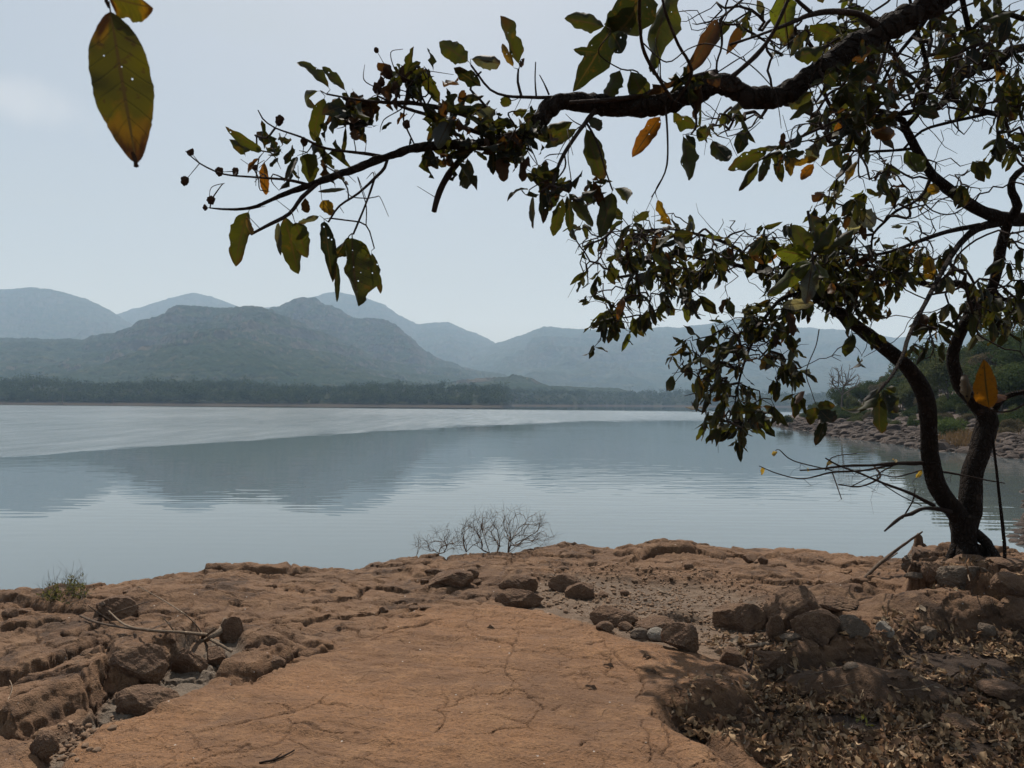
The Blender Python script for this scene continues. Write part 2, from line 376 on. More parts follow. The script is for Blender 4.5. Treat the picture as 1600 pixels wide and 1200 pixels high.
# ------------------------------------------------------------------ hills
def ridge(name, pts, D, depth, label, mat, seed, nu=420, nv=120, rough=.16, u0=None, u1=None, foot=0.0, power=1.15, lump=4.0):
    pts = np.array(pts, float); a = u0 if u0 is not None else pts[0, 0]; b = u1 if u1 is not None else pts[-1, 0]
    px = np.linspace(a, b, nu); py = np.interp(px, pts[:, 0], pts[:, 1])
    py = py + fbm(px / 26, px * 0, seed, 5, .55) * 2.2
    crest = np.maximum(Pn(px, py, np.full(nu, float(D)))[:, 2], 0.5)
    t = np.concatenate([np.linspace(0, 1, nv), 1 + np.linspace(.04, .6, 14)])
    T, PX = np.meshgrid(t, px, indexing='ij'); C = np.tile(crest, (len(t), 1))
    Yd = D - depth + depth * T; Xd = (PX - 800) / FPX * Yd
    up = np.where(T <= 1, foot + (1 - foot) * T ** power, np.maximum(0, 1 - (T - 1) * 1.6))
    env = np.clip(T, 0, 1) * np.clip(1.03 - T, 0, 1) * 3.2
    rv = ridged(Xd / (depth * .30) + fbm(Xd / 300, Yd / 300, seed + 3, 3) * .8, Yd / (depth * 1.1), seed + 5, 4)
    Z = C * up + C * rough * env * rv + fbm(Xd / 90, Yd / 90, seed + 9, 4) * C * .05 * np.clip(env, 0, 1)
    ter = Z / 38.0; st = (np.floor(ter) + sst(.25, .75, ter - np.floor(ter))) * 38.0      # hard rock bands, as on the Ghats
    Z = np.where((T > .4) & (T < .985), Z * .3 + st * .7, Z)
    Z = Z + np.abs(vn(Xd / 9, Yd / 9, seed + 21)) * lump * np.clip(C / 60, 0, 1) * (T <= 1.3)
    Z[0] = -2
    o = add(name, mesh(name, np.stack([Xd, Yd, Z], -1).reshape(-1, 3), grid_faces(len(t), nu)), mat)
    return tag(o, label, 'hill', kind='structure')
ridge('far_hills', [(-500, 505), (-300, 470), (-120, 470), (0, 455), (45, 450), (90, 457), (130, 466), (160, 482), (178, 492), (215, 515), (260, 545), (330, 600)],
      4300, 1500, 'hazy blue ridge sloping down at the far left', M['farhill'], 3, foot=.02)
ridge('far_hills', [(40, 600), (120, 530), (178, 492), (215, 480), (260, 466), (300, 457), (330, 464), (375, 482), (420, 481), (450, 478), (480, 466), (505, 460), (530, 458), (560, 463), (600, 479), (625, 495), (650, 507), (700, 503), (740, 520), (775, 537), (830, 575), (900, 610)],
      5200, 1900, 'pair of hazy blue peaks behind the central hill', M['farhill'], 31, nu=620, foot=.02)
ridge('far_hills', [(560, 610), (660, 580), (720, 557), (775, 537), (800, 530), (850, 511), (900, 514), (950, 515), (1000, 515), (1060, 512), (1100, 508), (1130, 502), (1165, 498), (1200, 508), (1260, 513), (1320, 516), (1400, 528), (1450, 524), (1600, 500), (1900, 480), (2300, 520)],
      4600, 2400, 'long level hazy blue ridge across the lake on the right', M['farhill'], 57, nu=700, foot=.02)
ridge('hills', [(330, 570), (400, 500), (440, 478), (470, 469), (490, 471), (520, 482), (550, 499), (590, 501), (615, 505), (640, 525), (665, 550), (700, 568), (750, 581), (800, 590), (850, 602), (930, 620)],
      2700, 900, 'middle hill with a rounded shoulder and cliff bands', M['hill'], 77, nu=460, nv=170, foot=.02, rough=.34)
ridge('hills', [(-600, 545), (-200, 520), (0, 528), (60, 529), (130, 532), (180, 521), (230, 505), (262, 491), (275, 485), (330, 487), (350, 485), (378, 482), (410, 486), (440, 496), (480, 515), (530, 538), (600, 565), (700, 592), (800, 612), (900, 626)],
      2100, 1050, 'nearest brown green hill with a flat rocky top', M['hill'], 91, nu=760, nv=220, foot=.03, rough=.36, power=1.4)
ridge('hills', [(560, 622), (660, 603), (720, 594), (765, 591), (805, 587), (830, 592), (860, 604), (900, 610), (1000, 616), (1150, 620), (1320, 622)],
      1500, 300, 'low wooded knoll at the foot of the hills', M['hill'], 123, nu=300, nv=60, foot=.05, rough=.08)

# far shore land
def shore_y(px):
    return np.interp(px, [-900, 0, 300, 600, 740, 785, 800, 900, 920, 1000, 1500, 2300], [600, 610, 620, 640, 650, 665, 900, 930, 1050, 1080, 1100, 1100]) + fbm(px / 60, px * 0, 5, 4) * 9
pxs = np.linspace(-900, 2300, 900); tt = np.concatenate([[-12, -3], np.linspace(0, 12, 14), np.linspace(16, 420, 40)])
T, PX = np.meshgrid(tt, pxs, indexing='ij'); Yd = shore_y(PX) + T * np.where(T < 0, 1, 1); Xd = (PX - 800) / FPX * Yd
def far_h(T, X, Yy): return np.where(T < 0, T * .2, np.minimum(T * .12, 1.6) + np.maximum(T - 10, 0) * .12 * (1 + .45 * fbm(X / 110, Yy / 200, 8, 3)) * np.clip(1.3 - (T / 330), 0, 1)) + np.clip(T, 0, 10) * .03 * fbm(X / 6, Yy / 6, 14, 4)
Zd = far_h(T, Xd, Yd)
tag(add('far_shore_land', mesh('far_shore_land', np.stack([Xd, Yd, Zd], -1).reshape(-1, 3), grid_faces(len(tt), len(pxs))), M['bankfarmud']),
    'bare brown margin and land of the far shore', 'land', kind='structure')

# ------------------------------------------------------------------ foliage clump helper
def clump_quads(C, size, rng):
    """random quads of edge `size` (array) centred on C"""
    n = len(C); a = rng.normal(size=(n, 3)); a /= np.linalg.norm(a, axis=1)[:, None]
    b = rng.normal(size=(n, 3)); b = np.cross(a, b); b /= np.linalg.norm(b, axis=1)[:, None]
    sz = np.asarray(size)[:, None] * .5
    a2 = a * sz * rng.uniform(.6, 1.2, (n, 1)); b2 = b * sz * rng.uniform(.5, 1.0, (n, 1)); nn = np.cross(a, b) * sz * .35
    V = np.stack([C - a2 - b2 * .4, C + a2 * .2 - b2 + nn, C + a2 + b2 * .3, C - a2 * .1 + b2 + nn], 1).reshape(-1, 3)
    return V, np.arange(n * 4).reshape(n, 4)
def crown_points(n, rx, rz, h, rng, lobes=9, shell=.75):
    """points spread through lumpy lobes, height h is the crown centre"""
    L = rng.normal(size=(lobes, 3)); L /= np.linalg.norm(L, axis=1)[:, None]; L *= rng.uniform(.3, .72, (lobes, 1)); L[:, 2] = np.abs(L[:, 2]) * 1.1 - .35
    r = rng.uniform(.30, .50, lobes); k = rng.integers(0, lobes, n)
    d = rng.normal(size=(n, 3)); d /= np.linalg.norm(d, axis=1)[:, None]; d *= (rng.uniform(0, 1, (n, 1)) ** (1 - shell)) * r[k][:, None]
    p = L[k] + d
    return p * np.array([rx, rx, rz]) + np.array([0, 0, h])
# far shore woodland: one mass
rng = np.random.default_rng(5); mb = MB()
for (a, b, cnt, dmin, dmax) in ((-420, 782, 2700, 13, 215), (788, 1300, 1000, 12, 200)):
    px = rng.uniform(a, b, cnt); T_ = dmin + (dmax - dmin) * rng.uniform(0, 1, cnt)
    T_[:cnt // 4] = rng.uniform(dmin - 1, dmin + 8, cnt // 4)
    yy = shore_y(px) + T_; xx = (px - 800) / FPX * yy; zz = far_h(T_, xx, yy)
    for x, y, z, t_ in zip(xx, yy, zz, T_):
        hgt = min(17, 7.0 * math.exp(rng.normal() * .36) + 1.5) * (1.0 if t_ > 16 else .6)
        hgt *= 1 + .5 * vn(np.array(x / 40), np.array(y / 40), 3)
        if rng.uniform() < .06: hgt *= 1.4
        rx = hgt * rng.uniform(.42, .62); C = crown_points(90, rx, hgt * .5, hgt * .48, rng, 8, .75) + np.array([x, y, z])
        V_, F_ = clump_quads(C, rng.uniform(.8, 1.6, 90), rng); mb.add(V_, F_)
tag(mb.build('far_woodland', M['farfol'], smooth=False), 'woodland reading as one mass along the far shore', 'woodland', kind='stuff')
def far_tree(px, h, wd, label, seed, off=6):
    r_ = np.random.default_rng(seed); y = float(shore_y(np.array([px]))[0]) + off; x = (px - 800) / FPX * y; z = float(far_h(np.array([off * 1.]), np.array([x]), np.array([y]))[0])
    root = empty('broadleaf_tree', (x, y, z)); tag(root, label, 'tree', 'single trees standing out of the far woodland')
    C = crown_points(420, wd / 2, h * .42, h * .58, r_, 8, .8); V_, F_ = clump_quads(C, r_.uniform(.7, 1.3, 420), r_)
    b = MB(); b.add(V_, F_); b.build('crown', M['fol1'], root, smooth=False)
    t = MB(); tube(t, [(0, 0, -.5), (.1, 0, h * .3), (0, .1, h * .6)], [.3, .22, .1], 6); t.build('trunk', M['greytwig'], root)

# ------------------------------------------------------------------ tubes
def smooth_path(pts, rad, step):
    pts = np.asarray(pts, float); rad = np.asarray(rad, float); n = len(pts)
    if n < 3 or step is None: return pts, rad
    out = []; ro = []
    E = np.concatenate([[2 * pts[0] - pts[1]], pts, [2 * pts[-1] - pts[-2]]])
    for i in range(n - 1):
        p0, p1, p2, p3 = E[i], E[i + 1], E[i + 2], E[i + 3]
        k = max(1, int(np.linalg.norm(p2 - p1) / step))
        for j in range(k):
            t = j / k
            out.append(.5 * ((2 * p1) + (p2 - p0) * t + (2 * p0 - 5 * p1 + 4 * p2 - p3) * t * t + (3 * p1 - p0 - 3 * p2 + p3) * t ** 3))
            ro.append(rad[i] + (rad[i + 1] - rad[i]) * t)
    out.append(pts[-1]); ro.append(rad[-1])
    return np.array(out), np.array(ro)
def tube(mb, pts, rad, sides=6, step=None, knob=0.0, seed=0, cap=True):
    pts, rad = smooth_path(pts, rad, step); n = len(pts)
    if n < 2: return
    T = np.gradient(pts, axis=0); T /= np.linalg.norm(T, axis=1)[:, None] + 1e-12
    ref = np.array([0.31, 0.17, 0.93]) if abs(T[0][2]) < .8 else np.array([.93, .3, .1])
    u = np.cross(T[0], ref); u /= np.linalg.norm(u); U = [u]
    for i in range(1, n):
        u = U[-1] - T[i] * np.dot(U[-1], T[i]); u /= np.linalg.norm(u) + 1e-12; U.append(u)
    U = np.array(U); W = np.cross(T, U); a = np.arange(sides) * 2 * math.pi / sides
    rr = np.tile(rad[:, None], (1, sides))
    if knob:
        g = np.arange(n)[:, None] * .35; rr = rr * (1 + knob * vn(g + seed * 9.1, np.cos(a)[None, :] * 1.3 + seed, 3) + knob * .6 * vn(g * 2.7, np.sin(a)[None, :] * 2.1 + seed * 3, 5))
    V = pts[:, None, :] + rr[..., None] * (np.cos(a)[None, :, None] * U[:, None, :] + np.sin(a)[None, :, None] * W[:, None, :])
    i = np.arange(n - 1)[:, None] * sides; j = np.arange(sides)[None, :]; j2 = (j + 1) % sides
    F = np.stack([i + j, i + j2, i + sides + j2, i + sides + j], -1).reshape(-1, 4)
    V = V.reshape(-1, 3)
    mb.add(V, F)
    if cap and rad[-1] > .003:
        tip = np.concatenate([V[-sides:], [pts[-1] + T[-1] * rad[-1] * .5]]); mb.add(tip, np.array([[k, (k + 1) % sides, sides] for k in range(sides)]))
    if cap and rad[0] > .01:
        tip = np.concatenate([V[:sides], [pts[0] - T[0] * rad[0] * .3]]); mb.add(tip, np.array([[(k + 1) % sides, k, sides] for k in range(sides)]))
far_tree(98, 15.5, 11, 'darkest round tree close to the water on the far shore', 2, 4)
far_tree(262, 15, 13, 'wide dark tree rising above the far shore wood', 3, 60)
far_tree(381, 14, 8, 'small umbrella shaped tree above the far shore wood', 4, 90)
far_tree(52, 13, 15, 'broad tree behind the far bank near its muddy cove', 6, 90)

# ------------------------------------------------------------------ foreground rock
def gp(*pts): 
    q = Gz([p[0] for p in pts], [p[1] for p in pts], 1.6); return [(a[0], a[1]) for a in q]
EDGE = np.array([(-900, 940), (-300, 932), (0, 921), (100, 912), (180, 908), (290, 891), (400, 886), (500, 880), (560, 883), (640, 869), (720, 863), (800, 862), (860, 851), (910, 844), (960, 850), (1000, 846), (1080, 846), (1130, 852), (1220, 858), (1300, 863), (1380, 868), (1425, 869), (1440, 884), (1500, 886), (1600, 886), (1900, 880), (2600, 880)], float)
CHAN = gp((60, 1215), (85, 1150), (150, 1105), (170, 1085), (230, 1078), (262, 1040), (330, 985), (372, 1000), (365, 1020), (330, 1050), (315, 1076), (262, 1100), (208, 1126), (150, 1140), (100, 1185), (85, 1300), (40, 1300))
SLAB = gp((60, 1230), (150, 1140), (210, 1124), (266, 1098), (315, 1078), (390, 1070), (440, 1046), (460, 1025), (530, 1010), (600, 985), (690, 955), (760, 948), (850, 955), (915, 965), (950, 985), (985, 1003), (1060, 1012), (1120, 1030), (1165, 1050), (1190, 1072), (1180, 1095), (1120, 1110), (1160, 1150), (1230, 1230), (1240, 1400), (40, 1400))
LIT = gp((1195, 1052), (1185, 1085), (1140, 1100), (1050, 1110), (1048, 1128), (1110, 1165), (1190, 1225), (1260, 1400), (2300, 1400), (2300, 985), (1600, 962), (1500, 972), (1420, 985), (1380, 1000), (1330, 1012), (1250, 1022), (1215, 1030))
TONG = gp((1105, 1150), (1150, 1148), (1200, 1185), (1240, 1260), (1200, 1260), (1150, 1190))
GRAV = gp((770, 948), (790, 925), (830, 908), (880, 895), (1000, 905), (1120, 910), (1200, 940), (1230, 1010), (1170, 1040), (1090, 1018), (985, 1000), (945, 980), (860, 955))
PLAT = gp((1418, 932), (1450, 938), (1520, 952), (1600, 955), (2600, 990), (2600, 850), (1440, 850), (1425, 878))
# faults: far side of the line stands `throw` higher; narrow crevice `cw` wide, `cd` deep
FAULT = [((0, 992), (50, 986), (105, 972), .035, .03, .06), ((-60, 1066), (10, 1062), (45, 1056), (84, 1046), (115, 1034), (147, 1018), (168, 1001), .06, .05, .13),
         ((-20, 1160), (35, 1147), (84, 1123), (105, 1109), (140, 1098), (161, 1084), (171, 1077), (224, 1072), (241, 1046), (262, 1036), (300, 1022), (335, 985), .12, .05, .07),
         ((168, 1001), (170, 1040), (163, 1080), 0, .035, .12), ((395, 1064), (417, 1054), (440, 1040), (458, 1024), (452, 1018), .07, .03, .07), ((458, 1024), (480, 1022), (510, 1013), .02, .02, .04),
         ((120, 995), (140, 986), (155, 985), .02, .02, .03), ((-50, 935), (60, 948), (130, 960), (200, 962), .04, .03, .03), ((300, 890), (420, 894), (500, 889), .05, .03, .05), ((440, 925), (460, 920), (475, 925), .01, .02, .02),
         ((330, 1040), (360, 1025), (400, 1012), (450, 1010), .03, .02, .03), ((620, 992), (660, 980), (700, 970), .008, .012, .03), ((560, 1003), (620, 992), (625, 990), .006, .01, .02),
         ((1100, 867), (1050, 866), (1010, 868), (1000, 873), (985, 869), (955, 860), .05, .04, .06), ((930, 1022), (955, 1030), (960, 1045), (955, 1060), (985, 1075), .008, .009, .016), ((992, 1110), (1000, 1085), (1000, 1060), (975, 1040), (950, 1012), .008, .009, .018),
         ((815, 1102), (830, 1101), (848, 1104), 0, .014, .02), ((895, 1178), (905, 1165), (930, 1161), 0, .012, .02), ((1005, 1200), (1003, 1165), (1000, 1130), 0, .008, .014), ((640, 900), (690, 896), (740, 900), .02, .02, .02), ((870, 1065), (905, 1062), (930, 1070), 0, .01, .012),
         ((1020, 1190), (1040, 1170), (1035, 1140), (1010, 1110), .006, .008, .014), ((1090, 905), (1180, 900), (1260, 907), .025, .02, .02), ((1230, 880), (1300, 886), (1400, 890), .02, .02, .02), ((950, 893), (1060, 890), (1120, 897), .02, .015, .015)]
FAULT = [(gp(*f[:-3]), *f[-3:]) for f in FAULT]
MOUND = [((1400, 1058), .50, .26, .09), ((1290, 1045), .42, .26, .06), ((1480, 958), .85, .35, .10), ((1330, 935), .5, .25, .07), ((1060, 960), .26, .14, .05), ((1640, 1070), .5, .3, .08), ((1100, 1090), .5, .25, .03), ((1040, 860), .9, .4, .04), ((290, 935), .9, .5, .05)]
MOUND = [(gp(c)[0], a, b, h) for c, a, b, h in MOUND]
def edge_depth(x, y):
    yy = np.maximum(y, 2.0); px = 800 + FPX * x / yy
    pye = np.interp(px, EDGE[:, 0], EDGE[:, 1]); de = 1.6 * FPX / (pye - yh(px))
    return de + fbm(x * 1.7, x * 0 + 3, 61, 5, .6) * .10
def ground_h(x, y, full=False):
    x = np.asarray(x, float); y = np.asarray(y, float)
    wx = x + .05 * fbm(x * 2.3, y * 2.3, 1, 4) + .012 * vn(x * 14, y * 14, 4); wy = y + .05 * fbm(x * 2.3, y * 2.3, 2, 4) + .012 * vn(x * 14, y * 14, 5)
    z = 1.6 + .035 * fbm(x * .55, y * .55, 10, 4) + .018 * fbm(x * 2.2, y * 2.2, 11, 5, .55)
    sd_ = poly_sd(wx + .16 * fbm(x * 1.7, y * 1.7, 93, 4), wy + .16 * fbm(x * 1.7, y * 1.7, 94, 4), SLAB); slab = sst(-.05, .10, sd_); slabc = sst(-.35, .25, sd_); chan = sst(-.05, .03, poly_sd(wx, wy, CHAN))
    lit = sst(-.12, .05, poly_sd(wx, wy, LIT)) * (1 - sst(-.08, .02, poly_sd(wx, wy, TONG)))
    grav = sst(-.10, .12, poly_sd(wx, wy, GRAV)); plat = sst(-.03, .03, poly_sd(wx, wy, PLAT))
    left = sst(-.2, -1.6, x) * (1 - slab) * (1 - chan)
    rest = (1 - slab) * (1 - .7 * lit) * (1 - .6 * grav)
    # broken layered rock away from the smooth slab
    f1, f2, idc = worley(wx * 1.5 + .6 * wy, wy * 2.3, 20); blk = sst(.0, .12, f2 - f1); jf = f2 - f1
    z = z + rest * ((idc - .5) * .050 - (1 - blk) * .032 * sst(.1, .5, fbm(x, y, 40, 3) + .4))
    f1, f2, idc = worley(wx * 4.1, wy * 5.2 + .5 * wx, 22); b2 = sst(.0, .14, f2 - f1)
    z = z + rest * ((idc - .5) * .018 - (1 - b2) * .012)
    q = (z + .16 * fbm(x * 1.1, y * 1.6, 70, 4)) / .045; q = (np.floor(q) + sst(.2, .72, q - np.floor(q))) * .045 - .16 * fbm(x * 1.1, y * 1.6, 70, 4)
    z = z + (q - z) * np.clip(rest, 0, 1) * .75
    z = z + rest * (.016 * fbm(x * 9, y * 9, 30, 4, .6)) + slab * (.007 * fbm(x * 9, y * 14, 31, 5, .65) + .018 * fbm(x * 2.4 + y * .8, y * 4, 32, 4))
    # slab: gentle dome, shallow flaking and hairline polygons
    g1, g2, idg = worley(wx * 2.9 + fbm(x * 3, y * 3, 50, 3) * .35, wy * 3.4 + fbm(x * 3, y * 3, 51, 3) * .35, 33)
    hair = (1 - sst(.006, .026, g2 - g1)) * sst(-.18, .2, fbm(x * 1.3, y * 1.3, 44, 3))
    g3, g4, _i = worley(wx * 5.5 + fbm(x * 6, y * 6, 52, 3) * .5, wy * 8.5 + fbm(x * 6, y * 6, 53, 3) * .5, 35)
    hair = np.maximum(hair, .8 * (1 - sst(.008, .045, g4 - g3)) * sst(-.1, .3, fbm(x * 2.1 + 3, y * 2.1, 45, 3)))
    z = z + slab * (.022 - hair * .011 + (idg - .5) * .005)
    lam = fbm((x * .35 + y * .1) * 3, (y + .25 * x) * 14, 47, 3); z = z + slab * lam * .011
    z = z - chan * .075 - lit * (.13 - .03 * fbm(x * 2, y * 2, 72, 3)) - grav * .05 + plat * .22
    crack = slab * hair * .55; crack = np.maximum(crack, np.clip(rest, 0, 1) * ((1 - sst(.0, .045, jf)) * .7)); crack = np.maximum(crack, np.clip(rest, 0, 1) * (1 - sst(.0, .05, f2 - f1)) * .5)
    if plat.max() > 0:
        f1, f2, idp = worley(wx * 1.9, wy * 3.2, 25); z = z + plat * ((idp - .5) * .14 - (1 - sst(0, .10, f2 - f1)) * .07)
    for (cx, cy), a, b, h in MOUND:
        dd = np.sqrt(((x - cx) / a) ** 2 + ((y - cy) / b) ** 2) + .12 * fbm(x * 4, y * 4, 90, 3); z = z + h * 1.6 * sst(1.0, .15, dd)
        lit = lit * (1 - .75 * sst(1.0, .75, dd) * (1 if h > .1 else .4))
    for pts, th, cw, cd in FAULT:
        px_ = np.array(pts); bb = (px_.min(0) - .9, px_.max(0) + .9)
        m_ = (x > bb[0][0]) & (x < bb[1][0]) & (y > bb[0][1]) & (y < bb[1][1])
        if not m_.any(): continue
        d, s_, arc = seg_dist(wx[m_], wy[m_], pts)
        if pts[0][0] > pts[-1][0]: s_ = -s_
        tap = sst(0, .12, arc) * sst(1, .88, arc); cwv = cw * (.6 + .8 * np.abs(vn(arc * 23, arc * 0, 7)))
        dz = th * tap * np.where(s_ > 0, 1, 0) * sst(.75, .10, d) * sst(0, .02 + .8 * th, d) - cd * tap * sst(cwv, cwv * .15, d) * np.where(s_ > 0, .55, 1)
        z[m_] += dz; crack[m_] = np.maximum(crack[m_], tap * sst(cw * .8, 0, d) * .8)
    de = edge_depth(x, y); t = y - de
    rim = sst(-.5, 0, t) * (1 - plat); z = z - rim * .02 + rim * .02 * ridged(x * 3, y * 3, 80)
    z = z - np.where(t > 0, .25 * t + .9 * np.maximum(0, t - .12), 0); z = np.maximum(z, -1.2)
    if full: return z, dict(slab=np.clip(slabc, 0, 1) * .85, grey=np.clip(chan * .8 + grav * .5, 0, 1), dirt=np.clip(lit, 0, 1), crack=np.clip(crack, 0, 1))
    return z
px = np.linspace(-270, 1880, 1180); row = np.concatenate([np.geomspace(740, 205, 620), np.linspace(203, 130, 30)])
ROW, PX = np.meshgrid(row, px, indexing='ij'); Yg = 1.6 * FPX / ROW; Xg = (PX - 800) / FPX * Yg
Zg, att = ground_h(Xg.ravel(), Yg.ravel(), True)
Z2 = Zg.reshape(Xg.shape); sx = np.abs(np.gradient(Z2, axis=1)) / (np.abs(np.gradient(Xg, axis=1)) + 1e-6); sy = np.abs(np.gradient(Z2, axis=0)) / (np.abs(np.gradient(Yg, axis=0)) + 1e-6)
steep = sst(.35, 1.6, np.hypot(sx, sy)); k_ = fbm(Xg * 5 + Yg * 2, Z2 * 26 + Xg, 88, 4, .6) * .03 * steep    # bedding stands out on steep faces
V = np.stack([(Xg + k_ * .4).ravel(), (Yg - k_).ravel(), Zg], -1)
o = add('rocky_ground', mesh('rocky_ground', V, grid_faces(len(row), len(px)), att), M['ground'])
tag(o, 'orange brown rock shelf with cracks and ledges above the water', 'rock ground', kind='structure')
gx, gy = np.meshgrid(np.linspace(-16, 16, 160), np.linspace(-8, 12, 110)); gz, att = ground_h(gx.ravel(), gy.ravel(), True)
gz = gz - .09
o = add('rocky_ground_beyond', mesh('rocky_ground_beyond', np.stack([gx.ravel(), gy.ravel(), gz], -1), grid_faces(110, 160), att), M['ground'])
tag(o, 'the same rock shelf continuing beside and behind the viewer', 'rock ground', kind='structure')

def G(px, py, dz=0.0):
    """where the view ray through (px, py) meets the ground"""
    z = 1.6
    for _ in range(6):
        p = Gz(px, py, z + dz); z = .5 * z + .5 * float(ground_h(np.array([p[0]]), np.array([p[1]]))[0])
    p = Gz(px, py, z + dz); return np.array([p[0], p[1], z + dz])

# ------------------------------------------------------------------ stones
def ico(sub):
    t = (1 + 5 ** .5) / 2
    V = [(-1, t, 0), (1, t, 0), (-1, -t, 0), (1, -t, 0), (0, -1, t), (0, 1, t), (0, -1, -t), (0, 1, -t), (t, 0, -1), (t, 0, 1), (-t, 0, -1), (-t, 0, 1)]
    F = [(0, 11, 5), (0, 5, 1), (0, 1, 7), (0, 7, 10), (0, 10, 11), (1, 5, 9), (5, 11, 4), (11, 10, 2), (10, 7, 6), (7, 1, 8), (3, 9, 4), (3, 4, 2), (3, 2, 6), (3, 6, 8), (3, 8, 9), (4, 9, 5), (2, 4, 11), (6, 2, 10), (8, 6, 7), (9, 8, 1)]
    V = [np.array(v, float) / np.linalg.norm(v) for v in V]
    for _ in range(sub):
        c = {}; NF = []
        def mid(a, b):
            k = (min(a, b), max(a, b))
            if k not in c: p = V[a] + V[b]; V.append(p / np.linalg.norm(p)); c[k] = len(V) - 1
            return c[k]
        for a, b, d in F:
            x, y, z = mid(a, b), mid(b, d), mid(d, a); NF += [(a, x, z), (b, y, x), (d, z, y), (x, y, z)]
        F = NF
    return np.array(V), np.array(F)
ICO = {k: ico(k) for k in (1, 2, 3, 5)}
def rock_verts(sub, seed, ang=9, rough=.07, soft=.35):
    V, F = ICO[sub]; V = V.copy(); r = np.random.default_rng(seed)
    for _ in range(ang):
        n = r.normal(size=3); n /= np.linalg.norm(n); d = r.uniform(.5, .85); e = V @ n - d
        V = V - np.maximum(e, 0)[:, None] * n * (1 - soft * r.uniform(0, .6))
    if rough:
        l = np.linalg.norm(V, axis=1)[:, None]; nrm = V / (l + 1e-9)
        n_ = fbm(V[:, 0] * 2 + V[:, 2] * 1.3 + seed, V[:, 1] * 2 - V[:, 2] * 1.7, seed, 5, .6) + .5 * fbm(V[:, 0] * 7 - V[:, 2] * 5, V[:, 1] * 7 + V[:, 2] * 6, seed + 3, 3)
        V = V + nrm * (n_ * rough)[:, None]
    V = V - (V.max(0) + V.min(0)) / 2; V /= (V.max(0) - V.min(0))
    return V, F
def stone(name, label, px, by, wpx, hpx, mat='rock', seed=1, ratio=.8, sink=.12, group=None, sub=5, ang=9, yaw=None, tilt=0, rough=.07, cat='stone', soft=.35):
    p = G(px, by - hpx * .04); d = p[1]; w_ = wpx * d / FPX; h_ = hpx * d / FPX * 1.02
    V, F = rock_verts(sub, seed, ang, rough, soft); yaw = (seed * 1.7) % 6.28 if yaw is None else yaw
    dp = w_ * ratio; h_ = max(h_ - dp * .17, h_ * .6)
    c, s_ = math.cos(yaw), math.sin(yaw)
    V = V @ np.array([[c, s_, 0], [-s_, c, 0], [0, 0, 1]]); V /= (V.max(0) - V.min(0))
    V = V * np.array([w_, dp, h_ * (1 + sink)])
    if tilt: c, s_ = math.cos(tilt), math.sin(tilt); V = V @ np.array([[c, 0, s_], [0, 1, 0], [-s_, 0, c]])
    base = p + np.array([0, dp * .42, 0]); V[:, 2] += -V[:, 2].min() - h_ * sink
    o = add(name, mesh(name, V, F), M[mat], loc=base)
    tag(o, label, cat, group); return o
